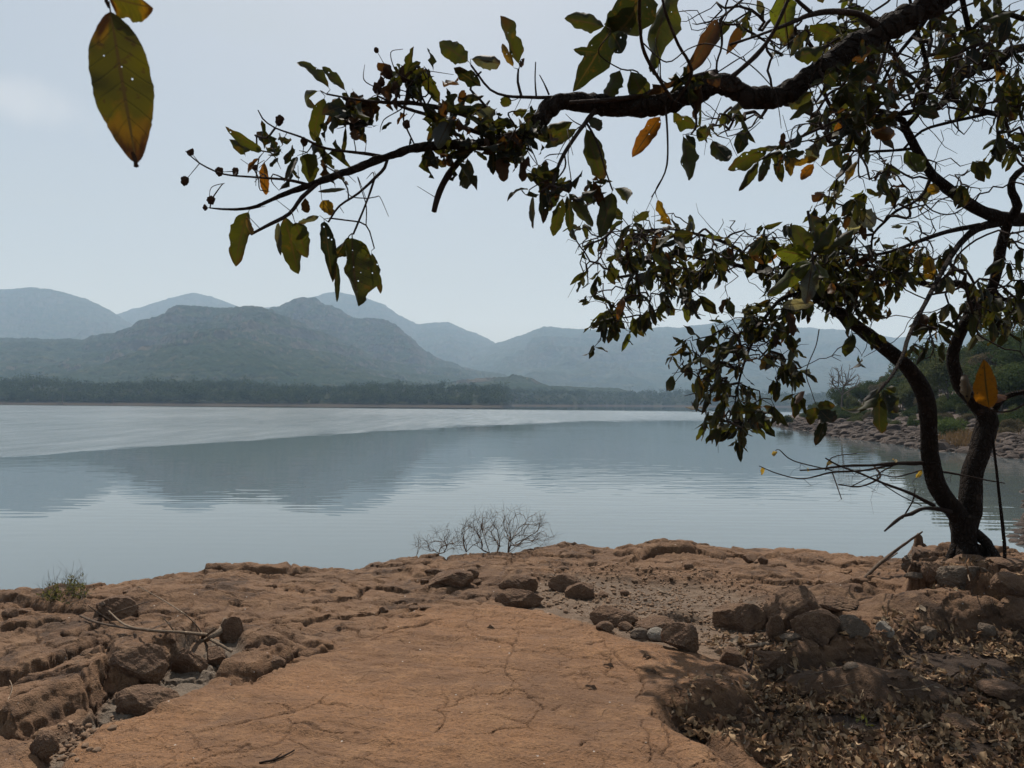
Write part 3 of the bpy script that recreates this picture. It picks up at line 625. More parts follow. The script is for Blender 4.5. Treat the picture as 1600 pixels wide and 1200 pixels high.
ST = [  # label, px, bottom, w, h, mat, ratio
 ('large flat topped brown stone below the bare bush', 702, 921, 72, 33, 'rock', .7), ('small blocky stone touching the far end of the flat topped stone', 738, 904, 24, 18, 'rock', .7),
 ('thin dark sliver stone beside the flat topped stone', 742, 913, 24, 9, 'rock', .6), ('little round stone just left of the flat topped stone', 663, 912, 13, 8, 'rock', .9), ('thin low slab stone behind the flat topped stone', 680, 897, 32, 10, 'rock', .5),
 ('angular stone directly behind the long smooth front stone', 811, 929, 64, 32, 'rock', .6), ('long smooth dark stone in front, at the slab rim', 811, 951, 78, 31, 'rock', .45), ('squarish dark stone behind the egg shaped one', 884, 926, 52, 30, 'rock', .7),
 ('egg shaped stone with a light top on the gravel', 907, 938, 47, 30, 'rock', .8), ('small dark pebble left of the crack in the slab', 599, 958, 15, 11, 'rock', .9), ('small stone in the pair left of the long front stone', 645, 954, 16, 8, 'rock', .9),
 ('slightly longer pebble of that pair, nearer the long front stone', 664, 953, 20, 8, 'rock', .9), ('small dark shard behind the squarish stone', 878, 893, 22, 9, 'rock', .6), ('pebble just beside the egg shaped stone', 943, 934, 15, 10, 'rock', .9), ('pebble standing alone right of the egg shaped stone', 976, 931, 15, 10, 'rock', .9),
 ('left stone of the round pair near the far rim', 1175, 880, 22, 15, 'rock', .9), ('right stone of the round pair near the far rim', 1194, 883, 17, 15, 'rock', .9), ('tiny dark stone by the rim, left of the leaning stick', 1284, 878, 13, 6, 'rock', .8),
 ('small cluster stone below the rim ledge', 1078, 890, 15, 10, 'rock', .9), ('flatter stone beside the cluster stone below the rim ledge', 1098, 894, 26, 8, 'rock', .7),
 ('dark hollow-sided boulder at the head of the stone pile', 962, 981, 78, 34, 'rock', .6), ('broad tan capped rock in the stone pile', 1027, 990, 66, 28, 'rock', .7), ('pale grey rounded stone in the pile', 1029, 1003, 32, 22, 'rockpale', .8),
 ('rough brown upright boulder ending the stone pile', 1068, 1020, 58, 46, 'rock', .7), ('small round stone wedged in the pile', 980, 987, 24, 15, 'rock', .8), ('dusty stone low in the pile', 1002, 999, 34, 18, 'rockgrey', .8), ('dark stone at the start of the pile', 946, 988, 28, 17, 'rock', .8),
 ('domed boulder with deep shade under its brow', 1162, 990, 88, 50, 'rock', .7), ('big rounded boulder leaning into the hollow', 1248, 985, 96, 70, 'rock', .7), ('lit brown boulder in the middle of the hollow', 1285, 1008, 76, 58, 'rock', .75), ('grey brown boulder against the lit brown one', 1338, 1000, 50, 38, 'rockgrey', .7),
 ('low rock shelf behind the lit brown boulder', 1305, 957, 100, 28, 'rock', .5), ('pale squarish stone half in dead leaves', 1387, 997, 26, 25, 'rockpale', .8), ('pointed upright stone between the hollow boulders', 1213, 1001, 28, 40, 'rock', .6), ('thin pale flat stone at the foot of the hollow boulders', 1238, 1003, 34, 14, 'rockgrey', .6),
 ('dark rounded stone at the leaf litter margin', 1205, 1050, 62, 36, 'rock', .7), ('narrow stone at the margin beside the slab', 1146, 1042, 38, 30, 'rock', .7), ('small dark pebble on the slab near the litter', 1064, 1103, 10, 8, 'rock', .9),
 ('upright block at the front corner of the tree ledge', 1466, 907, 38, 30, 'rock', .7), ('mossy block at the water side end of the tree ledge', 1446, 897, 52, 34, 'rockgrey', .8), ('flat pale-topped block at the foot of the tree', 1530, 895, 56, 30, 'rock', .8), ('wide shaded block in the face of the tree ledge', 1515, 922, 82, 42, 'rockgrey', .6),
 ('long dark slab right of the tree base', 1580, 893, 70, 24, 'rock', .7), ('light brown block at the end of the tree ledge', 1592, 930, 56, 36, 'rock', .8), ('big mottled rock below the end of the tree ledge', 1598, 985, 80, 52, 'rock', .7), ('thin plate stone at the corner below the tree ledge', 1432, 905, 30, 12, 'rockgrey', .6),
 ('dark hump stone among dead leaves below the tree', 1547, 998, 34, 25, 'rockgrey', .8), ('square grey stone in the leaf litter', 1452, 1002, 34, 24, 'rockgrey', .8), ('low tan stone half buried in the litter', 1516, 1147, 54, 24, 'rock', .8), ('small tan stone showing through the litter', 1440, 1168, 34, 17, 'rock', .8), ('long brown stone at the litter border', 1578, 1095, 74, 28, 'rock', .6), ('grey lump in the litter', 1333, 1052, 26, 17, 'rockgrey', .8),
 ('dark boulder beside the green bush', 170, 971, 72, 40, 'rock', .7), ('rough boulder lying in the cleft', 219, 1122, 100, 47, 'rock', .55), ('squat stone deep in the cleft under the driftwood', 334, 1042, 34, 30, 'rock', .8), ('upright stone propping the driftwood', 358, 1006, 34, 42, 'rock', .7), ('tilted slab stone leaning in the cleft', 291, 1056, 54, 42, 'rock', .5),
 ('small dark stone beyond the green bush', 195, 930, 22, 11, 'rock', .8), ('dark stone at the edge of the shelf by the bush', 10, 968, 24, 18, 'rock', .8), ('smaller stone between the bush and the dark one', 31, 960, 22, 10, 'rock', .8), ('layered brown block beside the cleft', 415, 1053, 52, 26, 'rock', .7), ('massive rough block overhanging the cleft', 205, 1068, 94, 60, 'rock', .6), ('crumbled block low in the corner cleft', 60, 1185, 46, 40, 'rock', .8)]
for i, (lb, px_, by, w_, h_, mt, ra) in enumerate(ST):
    big = w_ > 40
    stone('boulder' if big else 'stone', lb, px_, by, w_, h_, mt, 100 + i * 7, ra, .25 if w_ < 60 else .32, None, 5 if w_ > 28 else 3, 7 if i % 3 else 12, None, 0, .07 if not big else .09, 'boulder' if big else 'stone')
# small countable pebbles that look alike, then the gravel bed
protos = [mesh('pebble', *rock_verts(2, 900 + k, 7, .06)) for k in range(8)]
for p_ in protos: p_.materials.append(M['gravel'])
r_ = np.random.default_rng(3)
for (cx, cy, rx, ry, n_, lb, gr) in ((120, 1170, 45, 20, 26, 'little brown pebble gathered in the cleft', 'pebbles gathered in the cleft'), (1010, 945, 120, 30, 40, 'little brown pebble strewn over the gravel bed', 'pebbles on the gravel bed'), (1150, 905, 180, 22, 24, 'little brown pebble on the far part of the shelf', 'pebbles on the far part of the shelf')):
    for k in range(n_):
        p = G(cx + r_.normal() * rx * .6, cy + r_.normal() * ry * .6); s_ = r_.uniform(.012, .038)
        o = add('pebble', protos[k % 8], None, loc=p + np.array([0, 0, s_ * .2])); o.scale = (s_ * 1.3, s_, s_ * .8); o.rotation_euler = (0, 0, r_.uniform(0, 6)); tag(o, lb, 'pebble', gr)
def scatter(polypx, n, seed):
    """points inside a pixel-outline on the ground, drawn evenly in the picture, then fixed to the ground"""
    r = np.random.default_rng(seed); pp = np.array(polypx, float); lo, hi = pp.min(0), pp.max(0)
    q = r.uniform(lo, hi, (n * 3, 2)); ins = poly_sd(q[:, 0], q[:, 1], [tuple(a) for a in pp]) > 0; q = q[ins][:n]
    P_ = Gz(q[:, 0], q[:, 1], 1.52); return P_[:, 0], P_[:, 1]
gxx, gyy = scatter([(775, 950), (800, 925), (840, 905), (900, 892), (1010, 900), (1130, 905), (1210, 940), (1235, 1010), (1170, 1042), (1080, 1018), (980, 1000), (940, 980), (860, 957)], 2600, 4)
extra = scatter([(80, 1200), (90, 1160), (150, 1140), (200, 1125), (180, 1160), (110, 1195)], 260, 8)
gxx = np.concatenate([gxx, extra[0]]); gyy = np.concatenate([gyy, extra[1]]); gzz = ground_h(gxx, gyy); mb = MB(); V1, F1 = ICO[1]
for k in range(len(gxx)):
    s_ = r_.uniform(.003, .006) / r_.uniform(.35, 1); A = r_.normal(size=(3, 3)) * .25 + np.eye(3); mb.add((V1 * (1 + .25 * r_.normal(size=(len(V1), 1)))) @ A * s_ * [1, 1, .7] + [gxx[k], gyy[k], gzz[k] + s_ * .3], F1)
tag(mb.build('gravel', M['gravel']), 'loose brown gravel filling the hollow of the shelf', 'gravel', kind='stuff')

# ------------------------------------------------------------------ leaves
OLIVE, DARKG, YEL, ORG, BRN, GREY, BRIGHT, TAN = (.030, .034, .007), (.012, .016, .006), (.13, .078, .009), (.14, .055, .007), (.050, .022, .009), (.055, .060, .054), (.055, .068, .011), (.33, .24, .155)
def leaf_batch(base, d, nrm, L, W, nt=8, ns=4, bend=.5, curl=.5, rag=.12, col=None, seed=0, wave=.10, prof=.85):
    r = np.random.default_rng(seed); n = len(base); base = np.asarray(base, float); d = np.asarray(d, float); d = d / np.linalg.norm(d, axis=1)[:, None]
    nrm = np.asarray(nrm, float); nrm = nrm - d * (nrm * d).sum(1)[:, None]; nrm /= np.linalg.norm(nrm, axis=1)[:, None] + 1e-9; sd_ = np.cross(d, nrm)
    L = np.broadcast_to(L, n)[:, None, None]; W = np.broadcast_to(W, n)[:, None, None]; bend = np.broadcast_to(bend, n)[:, None, None]; curl = np.broadcast_to(curl, n)[:, None, None]
    t = np.linspace(0, 1, nt)[None, :, None]; s_ = np.linspace(-1, 1, ns)[None, None, :]
    ph = r.uniform(0, 6.28, (n, 1, 1)); ph2 = r.uniform(0, 6.28, (n, 1, 1))
    tw = np.clip((t - .07) / .93, 0, 1); pr = np.clip(1 - np.abs(2 * tw ** prof - 1) ** 2.15, 0, 1) ** .72 * (1 - .10 * tw); pr = np.where(t < .07, 0, pr)
    rg = 1 + rag * (np.sin(t * 17 + ph + s_ * 2) * .5 + np.sin(t * 31 + ph2 - s_) * .5) + rag * r.normal(size=(n, nt, 1)) * .35
    wv = W * .5 * (pr * rg + .035)
    b = bend + 1e-4; along = L * np.sin(b * t) / b; off = L * (1 - np.cos(b * t)) / b
    cs = curl * s_; lat = wv * np.where(np.abs(cs) < 1e-3, s_, np.sin(cs) / (curl + 1e-6)); nor = wv * (1 - np.cos(cs)) / (np.abs(curl) + 1e-6) * np.sign(curl + 1e-9)
    nor = nor + wave * W * np.sin(t * 11 + ph2) * s_ * pr + .05 * W * np.sin(t * 23 + ph) * np.abs(s_) * pr
    twa = (r.normal(size=(n, 1, 1)) * .35) * t; lat, nor = lat * np.cos(twa) - nor * np.sin(twa), lat * np.sin(twa) + nor * np.cos(twa)
    e = lambda a, v_: a[..., None] * v_[:, None, None, :]
    sh = np.broadcast(along, lat).shape; along = np.broadcast_to(along, sh); off = np.broadcast_to(off, sh)
    V = base[:, None, None, :] + e(along, d) + e(np.broadcast_to(lat, sh), sd_) + e(-off + np.broadcast_to(nor, sh), nrm)
    F = grid_faces(nt, ns)[None] + (np.arange(n) * nt * ns)[:, None, None]
    T3, S3 = np.broadcast_to(t, sh), np.broadcast_to(s_, sh); luv = np.stack([T3, S3, np.broadcast_to(ph / 6.28, sh)], -1).reshape(-1, 3)
    col = np.broadcast_to(np.asarray(col, float), (n, 3))[:, None, None, :]
    endm = sst(.72, 1.0, T3 + .15 * np.sin(S3 * 3 + ph))[..., None] * (r.uniform(0, 1, (n, 1, 1, 1)) > .5)
    C_ = col * (1 - endm * .8) + endm * .8 * (np.array(BRN) * .7)
    return V.reshape(-1, 3), F.reshape(-1, 4), dict(luv=luv, col=np.array(np.broadcast_to(C_, sh + (3,))).reshape(-1, 3))

# leaf litter: uncountable
r_ = np.random.default_rng(21)
def litter(poly, n, seed, big=1.0, thr=-.15):
    x, y = scatter(poly, n, seed); k = fbm(x * 1.6, y * 1.6, 300 + seed, 3) > thr; x, y = x[k], y[k]; return x, y
LITPX = [(1190, 1065), (1170, 1095), (1045, 1112), (1050, 1130), (1110, 1170), (1180, 1230), (1700, 1230), (1700, 1060), (1600, 1085), (1540, 1078), (1490, 1090), (1440, 1075), (1380, 1100), (1300, 1085), (1240, 1075)]
x1, y1 = litter(LITPX, 11000, 1, thr=-.5)
x2, y2 = litter([(1215, 1040), (1330, 1015), (1400, 980), (1500, 965), (1640, 955), (1700, 1060), (1600, 1085), (1480, 1070), (1330, 1090), (1200, 1070)], 2200, 2, thr=.0)
x3, y3 = litter([(1400, 985), (1420, 960), (1540, 940), (1590, 980), (1600, 1060), (1500, 1040)], 700, 3, thr=-.2)
x4, y4 = litter([(1100, 1000), (1220, 1010), (1260, 1050), (1200, 1075), (1120, 1030)], 260, 4, thr=-.9)
x = np.concatenate([x1, x2, x3, x4]); y = np.concatenate([y1, y2, y3, y4]); n = len(x)
kt = ~((poly_sd(x, y, TONG) > .01) & (r_.uniform(size=n) < .93)); 
for (cx, cy), a, b, h in MOUND: kt &= ~((((x - cx) / a) ** 2 + ((y - cy) / b) ** 2 < .5) & (r_.uniform(size=n) < .88))
x, y = x[kt], y[kt]; n = len(x); print('litter', n)
z = ground_h(x, y) + r_.uniform(.0, .035, n)
d = r_.normal(size=(n, 3)) * [1, 1, .28]; nr = r_.normal(size=(n, 3)) * .55 + [0, 0, 1]
pal = np.array([(.34, .235, .14), (.23, .150, .09), (.16, .10, .065), (.42, .30, .19), (.09, .058, .04), (.25, .14, .075), (.24, .19, .14)]); col = pal[r_.choice(7, n, p=[.2, .22, .2, .07, .15, .08, .08])] * r_.uniform(.45, 1.25, (n, 1))
L = r_.uniform(.032, .085, n); V_, F_, A_ = leaf_batch(np.stack([x, y, z], -1), d, nr, L, L * r_.uniform(.35, .6, n), 6, 4, r_.uniform(-1.8, 1.8, n), r_.uniform(-2.2, 2.2, n), .2, col, 5, .25)
floor_ = ground_h(V_[:, 0], V_[:, 1]) + .003; V_[:, 2] = np.maximum(V_[:, 2], floor_)
tag(add('leaf_litter', mesh('leaf_litter', V_, F_, A_), M['litter']), 'curled dry leaves piled under the tree', 'leaf litter', kind='stuff')
# single dead leaves lying on the bare slab
for k, (px_, py_, lb) in enumerate([(925, 1075, 'curled dead leaf lying alone on the middle of the slab'), (952, 1042, 'dark dead leaf by the slab crack'), (1018, 1052, 'small dead leaf near the litter side of the slab'), (768, 984, 'crumpled leaf bit behind the slab dome'), (1014, 1030, 'dead leaf on the slab under the stone pile'), (1040, 1108, 'dead leaf just outside the litter edge')]):
    p = G(px_, py_); V_, F_, A_ = leaf_batch([[-.04, 0, .01]], [[1, .3 * k - .6, .1]], [[.1, -.5, 1]], .09, .04, 9, 6, .8, 1.5, .2, (.12, .08, .055), 40 + k, .2)
    tag(add('dead_leaf', mesh('dead_leaf', V_, F_, A_), M['litter'], loc=p), lb, 'dead leaf')

# ------------------------------------------------------------------ branch network growing from traced limbs
def grow(nodes, att, bf=.35, seed=0, jit=.10, base_r=.0016, expo=.5, rmax=.012, droop=.0):
    """nodes: (n,3) limb points; att: (m,3) attractors. Returns chains [(pts, radii)] and tips [(pos, dir)]"""
    r = np.random.default_rng(seed); pos = [p for p in nodes]; par = [-1] * len(nodes); plen = [0.0] * len(nodes); n0 = len(nodes)
    att = np.asarray(att); m_ = len(att); NP = np.asarray(nodes)
    D = np.linalg.norm(att[:, None] - NP[None], axis=2); best = D.argmin(1); cost = D.min(1); left = np.ones(m_, bool); atn = {}
    for _ in range(m_):
        k = int(np.where(left, cost, 1e9).argmin()); left[k] = False; a = int(best[k]); p0 = pos[a]; p1 = att[k]; dist = np.linalg.norm(p1 - p0)
        if dist > 3.0: continue
        ns_ = max(1, min(7, int(dist / .06))); off = r.normal(size=3) * dist * .13; off[2] += dist * .10; prev = a; new = []
        for j in range(1, ns_ + 1):
            t = j / ns_; q = p0 + (p1 - p0) * t + off * math.sin(math.pi * t) + (r.normal(size=3) * dist * jit / ns_ if j < ns_ else 0)
            pos.append(q); par.append(prev); plen.append(plen[prev] + dist / ns_); prev = len(pos) - 1; new.append(prev)
        atn[prev] = k
        Q = np.array([pos[i] for i in new]); pl = np.array([plen[i] for i in new])
        dd = np.linalg.norm(att[:, None] - Q[None], axis=2) + bf * pl[None]; j = dd.argmin(1); c = dd.min(1); u = c < cost
        cost = np.where(u, c, cost); best = np.where(u, np.array(new)[j], best)
    N_ = len(pos); w_ = np.zeros(N_); kids = [[] for _ in range(N_)]
    for i in range(n0, N_): kids[par[i]].append(i)
    for i in range(N_ - 1, n0 - 1, -1):
        w_[i] = max(1, sum(w_[c] for c in kids[i]) + (1 if i in atn else 0) if kids[i] else 1)
    rad = lambda i: min(rmax, base_r * w_[i] ** expo)
    chains = []; tips = []; stack = [(par[i], i) for i in range(n0, N_) if par[i] < n0]
    while stack:
        a, b = stack.pop(); ch = [pos[a], pos[b]]; rr = [rad(b), rad(b)]; cur = b
        while kids[cur]:
            ks = sorted(kids[cur], key=lambda c: -w_[c])
            for o_ in ks[1:]: stack.append((cur, o_))
            cur = ks[0]; ch.append(pos[cur]); rr.append(rad(cur))
        rr[-1] *= .6; chains.append((np.array(ch), np.array(rr))); 
    for i, k in atn.items():
        dv = pos[i] - pos[par[i]]; tips.append((pos[i], dv / (np.linalg.norm(dv) + 1e-9), len(kids[i]) == 0, k))
    return chains, tips
def limb_nodes(pts3, step=.08):
    p, _ = smooth_path(pts3, np.zeros(len(pts3)), step); return p

# ------------------------------------------------------------------ the tree on the right
TR = P(1508, 862, 6.9); TR[2] = min(TR[2], float(ground_h(TR[:1], TR[1:2])[0]) + .02); TD = float(TR[1]); print('tree at', TR)
tree = empty('tree', TR); tag(tree, 'twin stemmed dark barked tree rooted on the stone ledge at the water', 'tree')
def limb(part, pts, parent, origin, mat='bark', sides=12, step=.05, knob=.10, seed=0):
    """pts: (px, py, depth, radius in px)"""
    P3 = np.array([P(a, b, c) for a, b, c, _ in pts]); rr = np.array([q[3] * q[2] / FPX * .82 for q in pts]); b = MB(); tube(b, P3, rr, sides, step, knob, seed)
    b.build(part, M[mat], parent, np.asarray(origin)); return limb_nodes(P3)
D0 = TD
nodes = []
mb = MB()
for k, (dx, dy, px2, py2) in enumerate(((-.30, -.05, 0, 0), (-.22, -.25, 0, 0), (.05, -.30, 0, 0), (.28, -.20, 0, 0), (.34, .02, 0, 0))):
    a0 = TR + np.array([dx * .25, dy * .25, .16]); a1 = TR + np.array([dx * .6, dy * .6, .05]); a2 = TR + np.array([dx * 1.1, dy * 1.1, -.04]); a3 = TR + np.array([dx * 1.7 + .05, dy * 1.5, -.10])
    tube(mb, [a0, a1, a2, a3], [.055, .042, .03, .018], 10, .03, .25, 50 + k)
mb.build('roots', M['bark'], tree, TR)
limb('trunk', [(1508, 884, D0, 30), (1508, 866, D0, 26), (1507, 848, D0, 24), (1507, 835, D0, 24), (1507, 822, D0, 26), (1508, 806, D0, 24)], tree, TR, seed=1, sides=24, knob=.2)
limb('stem', [(1512, 835, D0, 20), (1500, 810, D0, 18), (1480, 785, D0 - .03, 17), (1463, 757, D0 - .08, 16), (1455, 720, D0 - .12, 16), (1452, 680, D0 - .16, 15), (1450, 640, D0 - .22, 16), (1438, 602, D0 - .28, 15), (1415, 572, D0 - .34, 14), (1385, 546, D0 - .4, 13), (1350, 518, D0 - .45, 12.5), (1320, 495, D0 - .5, 11.5), (1285, 470, D0 - .55, 10)], tree, TR, seed=2, sides=16)
nodes.append(limb('limb', [(1290, 474, D0 - .55, 10), (1255, 453, D0 - .6, 8), (1220, 435, D0 - .7, 6), (1185, 425, D0 - .75, 5), (1150, 414, D0 - .8, 4), (1110, 408, D0 - .9, 3), (1070, 400, D0 - .9, 2.2), (1040, 405, D0 - 1, 1.5)], tree, TR, seed=3, sides=8))
limb('stem', [(1508, 835, D0 + .02, 20), (1514, 800, D0 + .03, 21), (1517, 765, D0 + .05, 19), (1523, 728, D0 + .08, 19), (1535, 690, D0 + .1, 18), (1543, 660, D0 + .1, 18), (1540, 640, D0 + .1, 17)], tree, TR, seed=4, sides=16)
LM = [
 [(1546, 655, D0 + .1, 15), (1525, 632, D0 + .05, 13), (1504, 608, D0, 12), (1491, 578, D0 - .05, 12), (1490, 550, D0 - .1, 11), (1500, 520, D0 - .15, 11), (1513, 495, D0 - .2, 10), (1518, 470, D0 - .25, 8.5), (1514, 450, D0 - .3, 8), (1495, 443, D0 - .3, 7), (1460, 446, D0 - .35, 6), (1430, 440, D0 - .4, 5), (1400, 434, D0 - .5, 4), (1370, 418, D0 - .6, 3.4), (1335, 414, D0 - .7, 2.4), (1290, 420, D0 - .8, 1.6)],
 [(1507, 505, D0 - .2, 9), (1530, 480, D0 - .3, 9), (1550, 450, D0 - .4, 9), (1560, 415, D0 - .5, 9.5), (1566, 380, D0 - .6, 10), (1575, 350, D0 - .7, 9), (1590, 322, D0 - .8, 8), (1581, 300, D0 - .8, 7), (1582, 280, D0 - .9, 6), (1603, 262, D0 - .9, 5.5), (1640, 250, D0 - .9, 5)],
 [(1700, 330, D0 - .5, 13), (1610, 342, D0 - .6, 13), (1570, 341, D0 - .7, 13), (1540, 333, D0 - .8, 12), (1510, 316, D0 - .9, 11.5), (1480, 294, D0 - 1, 10.5), (1456, 272, D0 - 1.1, 9), (1440, 248, D0 - 1.2, 8.5), (1426, 222, D0 - 1.3, 8), (1414, 200, D0 - 1.35, 8), (1410, 188, D0 - 1.4, 7), (1395, 180, D0 - 1.4, 6), (1370, 173, D0 - 1.5, 5), (1345, 178, D0 - 1.5, 4), (1320, 170, D0 - 1.6, 3)],
 [(1414, 200, D0 - 1.35, 6), (1430, 182, D0 - 1.4, 6), (1444, 155, D0 - 1.5, 5.5), (1450, 120, D0 - 1.6, 5), (1446, 90, D0 - 1.6, 4.5), (1437, 60, D0 - 1.7, 4), (1428, 30, D0 - 1.7, 3.5), (1420, -10, D0 - 1.8, 3)],
 [(1320, 176, D0 - 1.6, 3), (1365, 181, D0 - 1.6, 4), (1405, 178, D0 - 1.5, 5), (1440, 172, D0 - 1.5, 6), (1468, 166, D0 - 1.5, 7), (1486, 140, D0 - 1.5, 8), (1505, 116, D0 - 1.5, 9), (1532, 104, D0 - 1.5, 9), (1560, 98, D0 - 1.5, 9), (1577, 80, D0 - 1.5, 9), (1603, 74, D0 - 1.5, 8), (1660, 60, D0 - 1.5, 9)],
 [(1486, 145, D0 - 1.5, 4), (1500, 163, D0 - 1.5, 5), (1530, 172, D0 - 1.4, 5.5), (1568, 178, D0 - 1.4, 5), (1590, 160, D0 - 1.4, 5), (1640, 120, D0 - 1.4, 5)],
 [(1410, 235, D0 - 1.2, 2.4), (1440, 205, D0 - 1.3, 2.6), (1480, 192, D0 - 1.4, 3), (1520, 183, D0 - 1.4, 3), (1550, 176, D0 - 1.4, 3)],
 [(1430, 232, D0 - 1.2, 3), (1380, 236, D0 - 1.3, 2.6), (1335, 236, D0 - 1.5, 2), (1300, 225, D0 - 1.6, 1.4)],
 [(1570, 345, D0 - .7, 9), (1530, 356, D0 - .8, 8), (1505, 375, D0 - .9, 6), (1488, 398, D0 - 1.1, 5), (1470, 428, D0 - 1.4, 4.2), (1452, 462, D0 - 1.8, 4), (1436, 492, D0 - 2.1, 4), (1419, 528, D0 - 2.4, 4), (1412, 552, D0 - 2.6, 3.5), (1395, 585, D0 - 2.8, 3), (1377, 607, D0 - 3, 3)],
 [(1530, 352, D0 - .8, 5), (1480, 362, D0 - .9, 4), (1430, 379, D0 - 1, 3.6), (1385, 395, D0 - 1, 3), (1340, 398, D0 - 1.1, 2), (1290, 392, D0 - 1.2, 1.5)],
 [(1453, 280, D0 - 1.1, 4), (1446, 298, D0 - 1.1, 3.4), (1428, 316, D0 - 1.2, 2.8), (1400, 330, D0 - 1.2, 2.6), (1382, 347, D0 - 1.2, 2.4), (1364, 366, D0 - 1.2, 2.2), (1362, 390, D0 - 1.2, 1.8)],
 [(1548, 645, D0 + .1, 8), (1566, 624, D0, 6), (1585, 615, D0, 5), (1610, 611, D0 - .1, 4.5), (1650, 600, D0 - .2, 4)],
 [(1262, 458, D0 - .6, 5), (1225, 465, D0 - .7, 4), (1200, 490, D0 - .8, 3.4), (1178, 530, D0 - .9, 2.8), (1160, 575, D0 - 1, 2.2), (1150, 620, D0 - 1, 1.6), (1145, 655, D0 - 1, 1.1)],
 [(1175, 422, D0 - .75, 4), (1160, 395, D0 - .8, 3.4), (1130, 378, D0 - .9, 3), (1090, 366, D0 - 1, 2.6), (1045, 358, D0 - 1.1, 2), (1000, 360, D0 - 1.1, 1.5), (955, 362, D0 - 1.2, 1)],
 [(1080, 400, D0 - .9, 2.4), (1040, 398, D0 - 1, 2.2), (1005, 412, D0 - 1.1, 1.8), (982, 445, D0 - 1.1, 1.4), (968, 490, D0 - 1.1, 1)],
 [(1280, 468, D0 - .5, 4), (1240, 490, D0 - .5, 2.8), (1215, 515, D0 - .6, 2), (1200, 545, D0 - .7, 1.4)],
 [(1500, 375, D0 - 1, 4), (1560, 60, D0 - 2.2, 3)][:0],
 [(1600, 30, D0 - 1.8, 5), (1560, 20, D0 - 1.8, 4), (1525, 40, D0 - 1.8, 4), (1505, 75, D0 - 1.7, 3.4), (1498, 110, D0 - 1.6, 3)],
 [(1500, -20, D0 - 1.9, 5), (1510, 30, D0 - 1.8, 5), (1520, 70, D0 - 1.7, 5), (1525, 100, D0 - 1.6, 5)],
 [(1480, -20, D0 - 1.9, 5), (1440, 40, D0 - 1.8, 4), (1400, 90, D0 - 1.7, 3), (1375, 140, D0 - 1.6, 3), (1370, 172, D0 - 1.5, 3)],
 [(1620, 470, D0 - .3, 4), (1570, 468, D0 - .3, 4), (1535, 462, D0 - .3, 5), (1520, 465, D0 - .3, 5)],
]
for i, L_ in enumerate(LM):
    if L_: nodes.append(limb('limb', L_, tree, TR, seed=10 + i, sides=9))
NL = np.concatenate(nodes)
rg = np.random.default_rng(77)
BL = [  # px, py, rx, ry, depth, spread, n, leaf chance
 (1010, 372, 95, 34, D0 - 1.1, .35, 130, .55), (985, 430, 70, 55, D0 - 1.1, .35, 110, .75), (960, 500, 36, 34, D0 - 1.1, .2, 36, .95), (1065, 460, 42, 36, D0 - 1, .3, 40, .9), (925, 400, 22, 40, D0 - 1.2, .2, 16, .8),
 (1130, 395, 75, 40, D0 - .9, .35, 90, .8), (1110, 580, 48, 46, D0 - 1, .3, 70, .98), (1155, 645, 50, 34, D0 - 1, .3, 70, 1), (1165, 520, 50, 50, D0 - .9, .35, 60, .9), (1225, 410, 60, 50, D0 - .7, .4, 80, .9),
 (1290, 400, 60, 50, D0 - .9, .4, 90, .9), (1300, 450, 50, 40, D0 - .7, .35, 60, .9), (1370, 420, 70, 42, D0 - .8, .4, 110, .9), (1350, 480, 45, 34, D0 - .6, .3, 36, .9), (1225, 575, 26, 34, D0 - .8, .2, 30, .95), (1210, 500, 40, 40, D0 - .8, .3, 40, .9),
 (1440, 400, 60, 40, D0 - .9, .4, 70, .6), (1450, 520, 28, 34, D0 - .8, .2, 26, .9), (1545, 470, 50, 40, D0 - .5, .4, 60, .95), (1590, 420, 30, 60, D0 - .7, .3, 30, .8), (1590, 500, 30, 40, D0 - .5, .3, 30, .9),
 (1440, 110, 110, 80, D0 - 1.7, .6, 230, .2), (1330, 180, 60, 45, D0 - 1.7, .5, 80, .6), (1540, 60, 70, 60, D0 - 1.8, .6, 90, .5), (1480, 140, 70, 50, D0 - 1.6, .4, 80, .3), (1590, 150, 40, 60, D0 - 1.5, .4, 50, .8), (1575, 225, 36, 34, D0 - 1.2, .3, 36, .6),
 (1380, 275, 60, 40, D0 - 1.3, .4, 36, .45), (1430, 330, 70, 34, D0 - 1.1, .4, 50, .2), (1500, 285, 50, 25, D0 - 1, .3, 30, .3), (1310, 330, 30, 40, D0 - 1.2, .3, 30, .8), (1250, 45, 80, 40, D0 - 2.2, .5, 50, .35), (1340, 60, 60, 60, D0 - 2.0, .5, 60, .5),
 (1140, 190, 60, 30, D0 - 2.2, .4, 26, .6), (1120, 30, 60, 30, D0 - 2.2, .4, 20, .2), (1320, 560, 40, 20, D0 - .9, .3, 6, .9), (1700, 300, 80, 300, D0 - 1, .8, 160, .6), (1450, -120, 250, 100, D0 - 2, .8, 260, .6), (1250, -100, 120, 60, D0 - 2, .6, 60, .6)]
att = []; lc = []
for (cx, cy, rx, ry, dd, sp, n_, lf) in BL:
    a = rg.normal(size=(n_, 2)) * .55; a = np.clip(a, -1.25, 1.25)
    att.append(Pn(cx + a[:, 0] * rx, cy + a[:, 1] * ry, dd + rg.normal(size=n_) * sp)); lc += [lf] * n_
att = np.concatenate(att); lc = np.array(lc)
chains, tips = grow(NL, att, .30, 5, .20, .0033, .42, .014)
mb = MB()
for k, (c, rr) in enumerate(chains):
    if len(c) > 1: tube(mb, c, rr, 5 if rr[0] > .006 else 4, .05, 0, k, False)
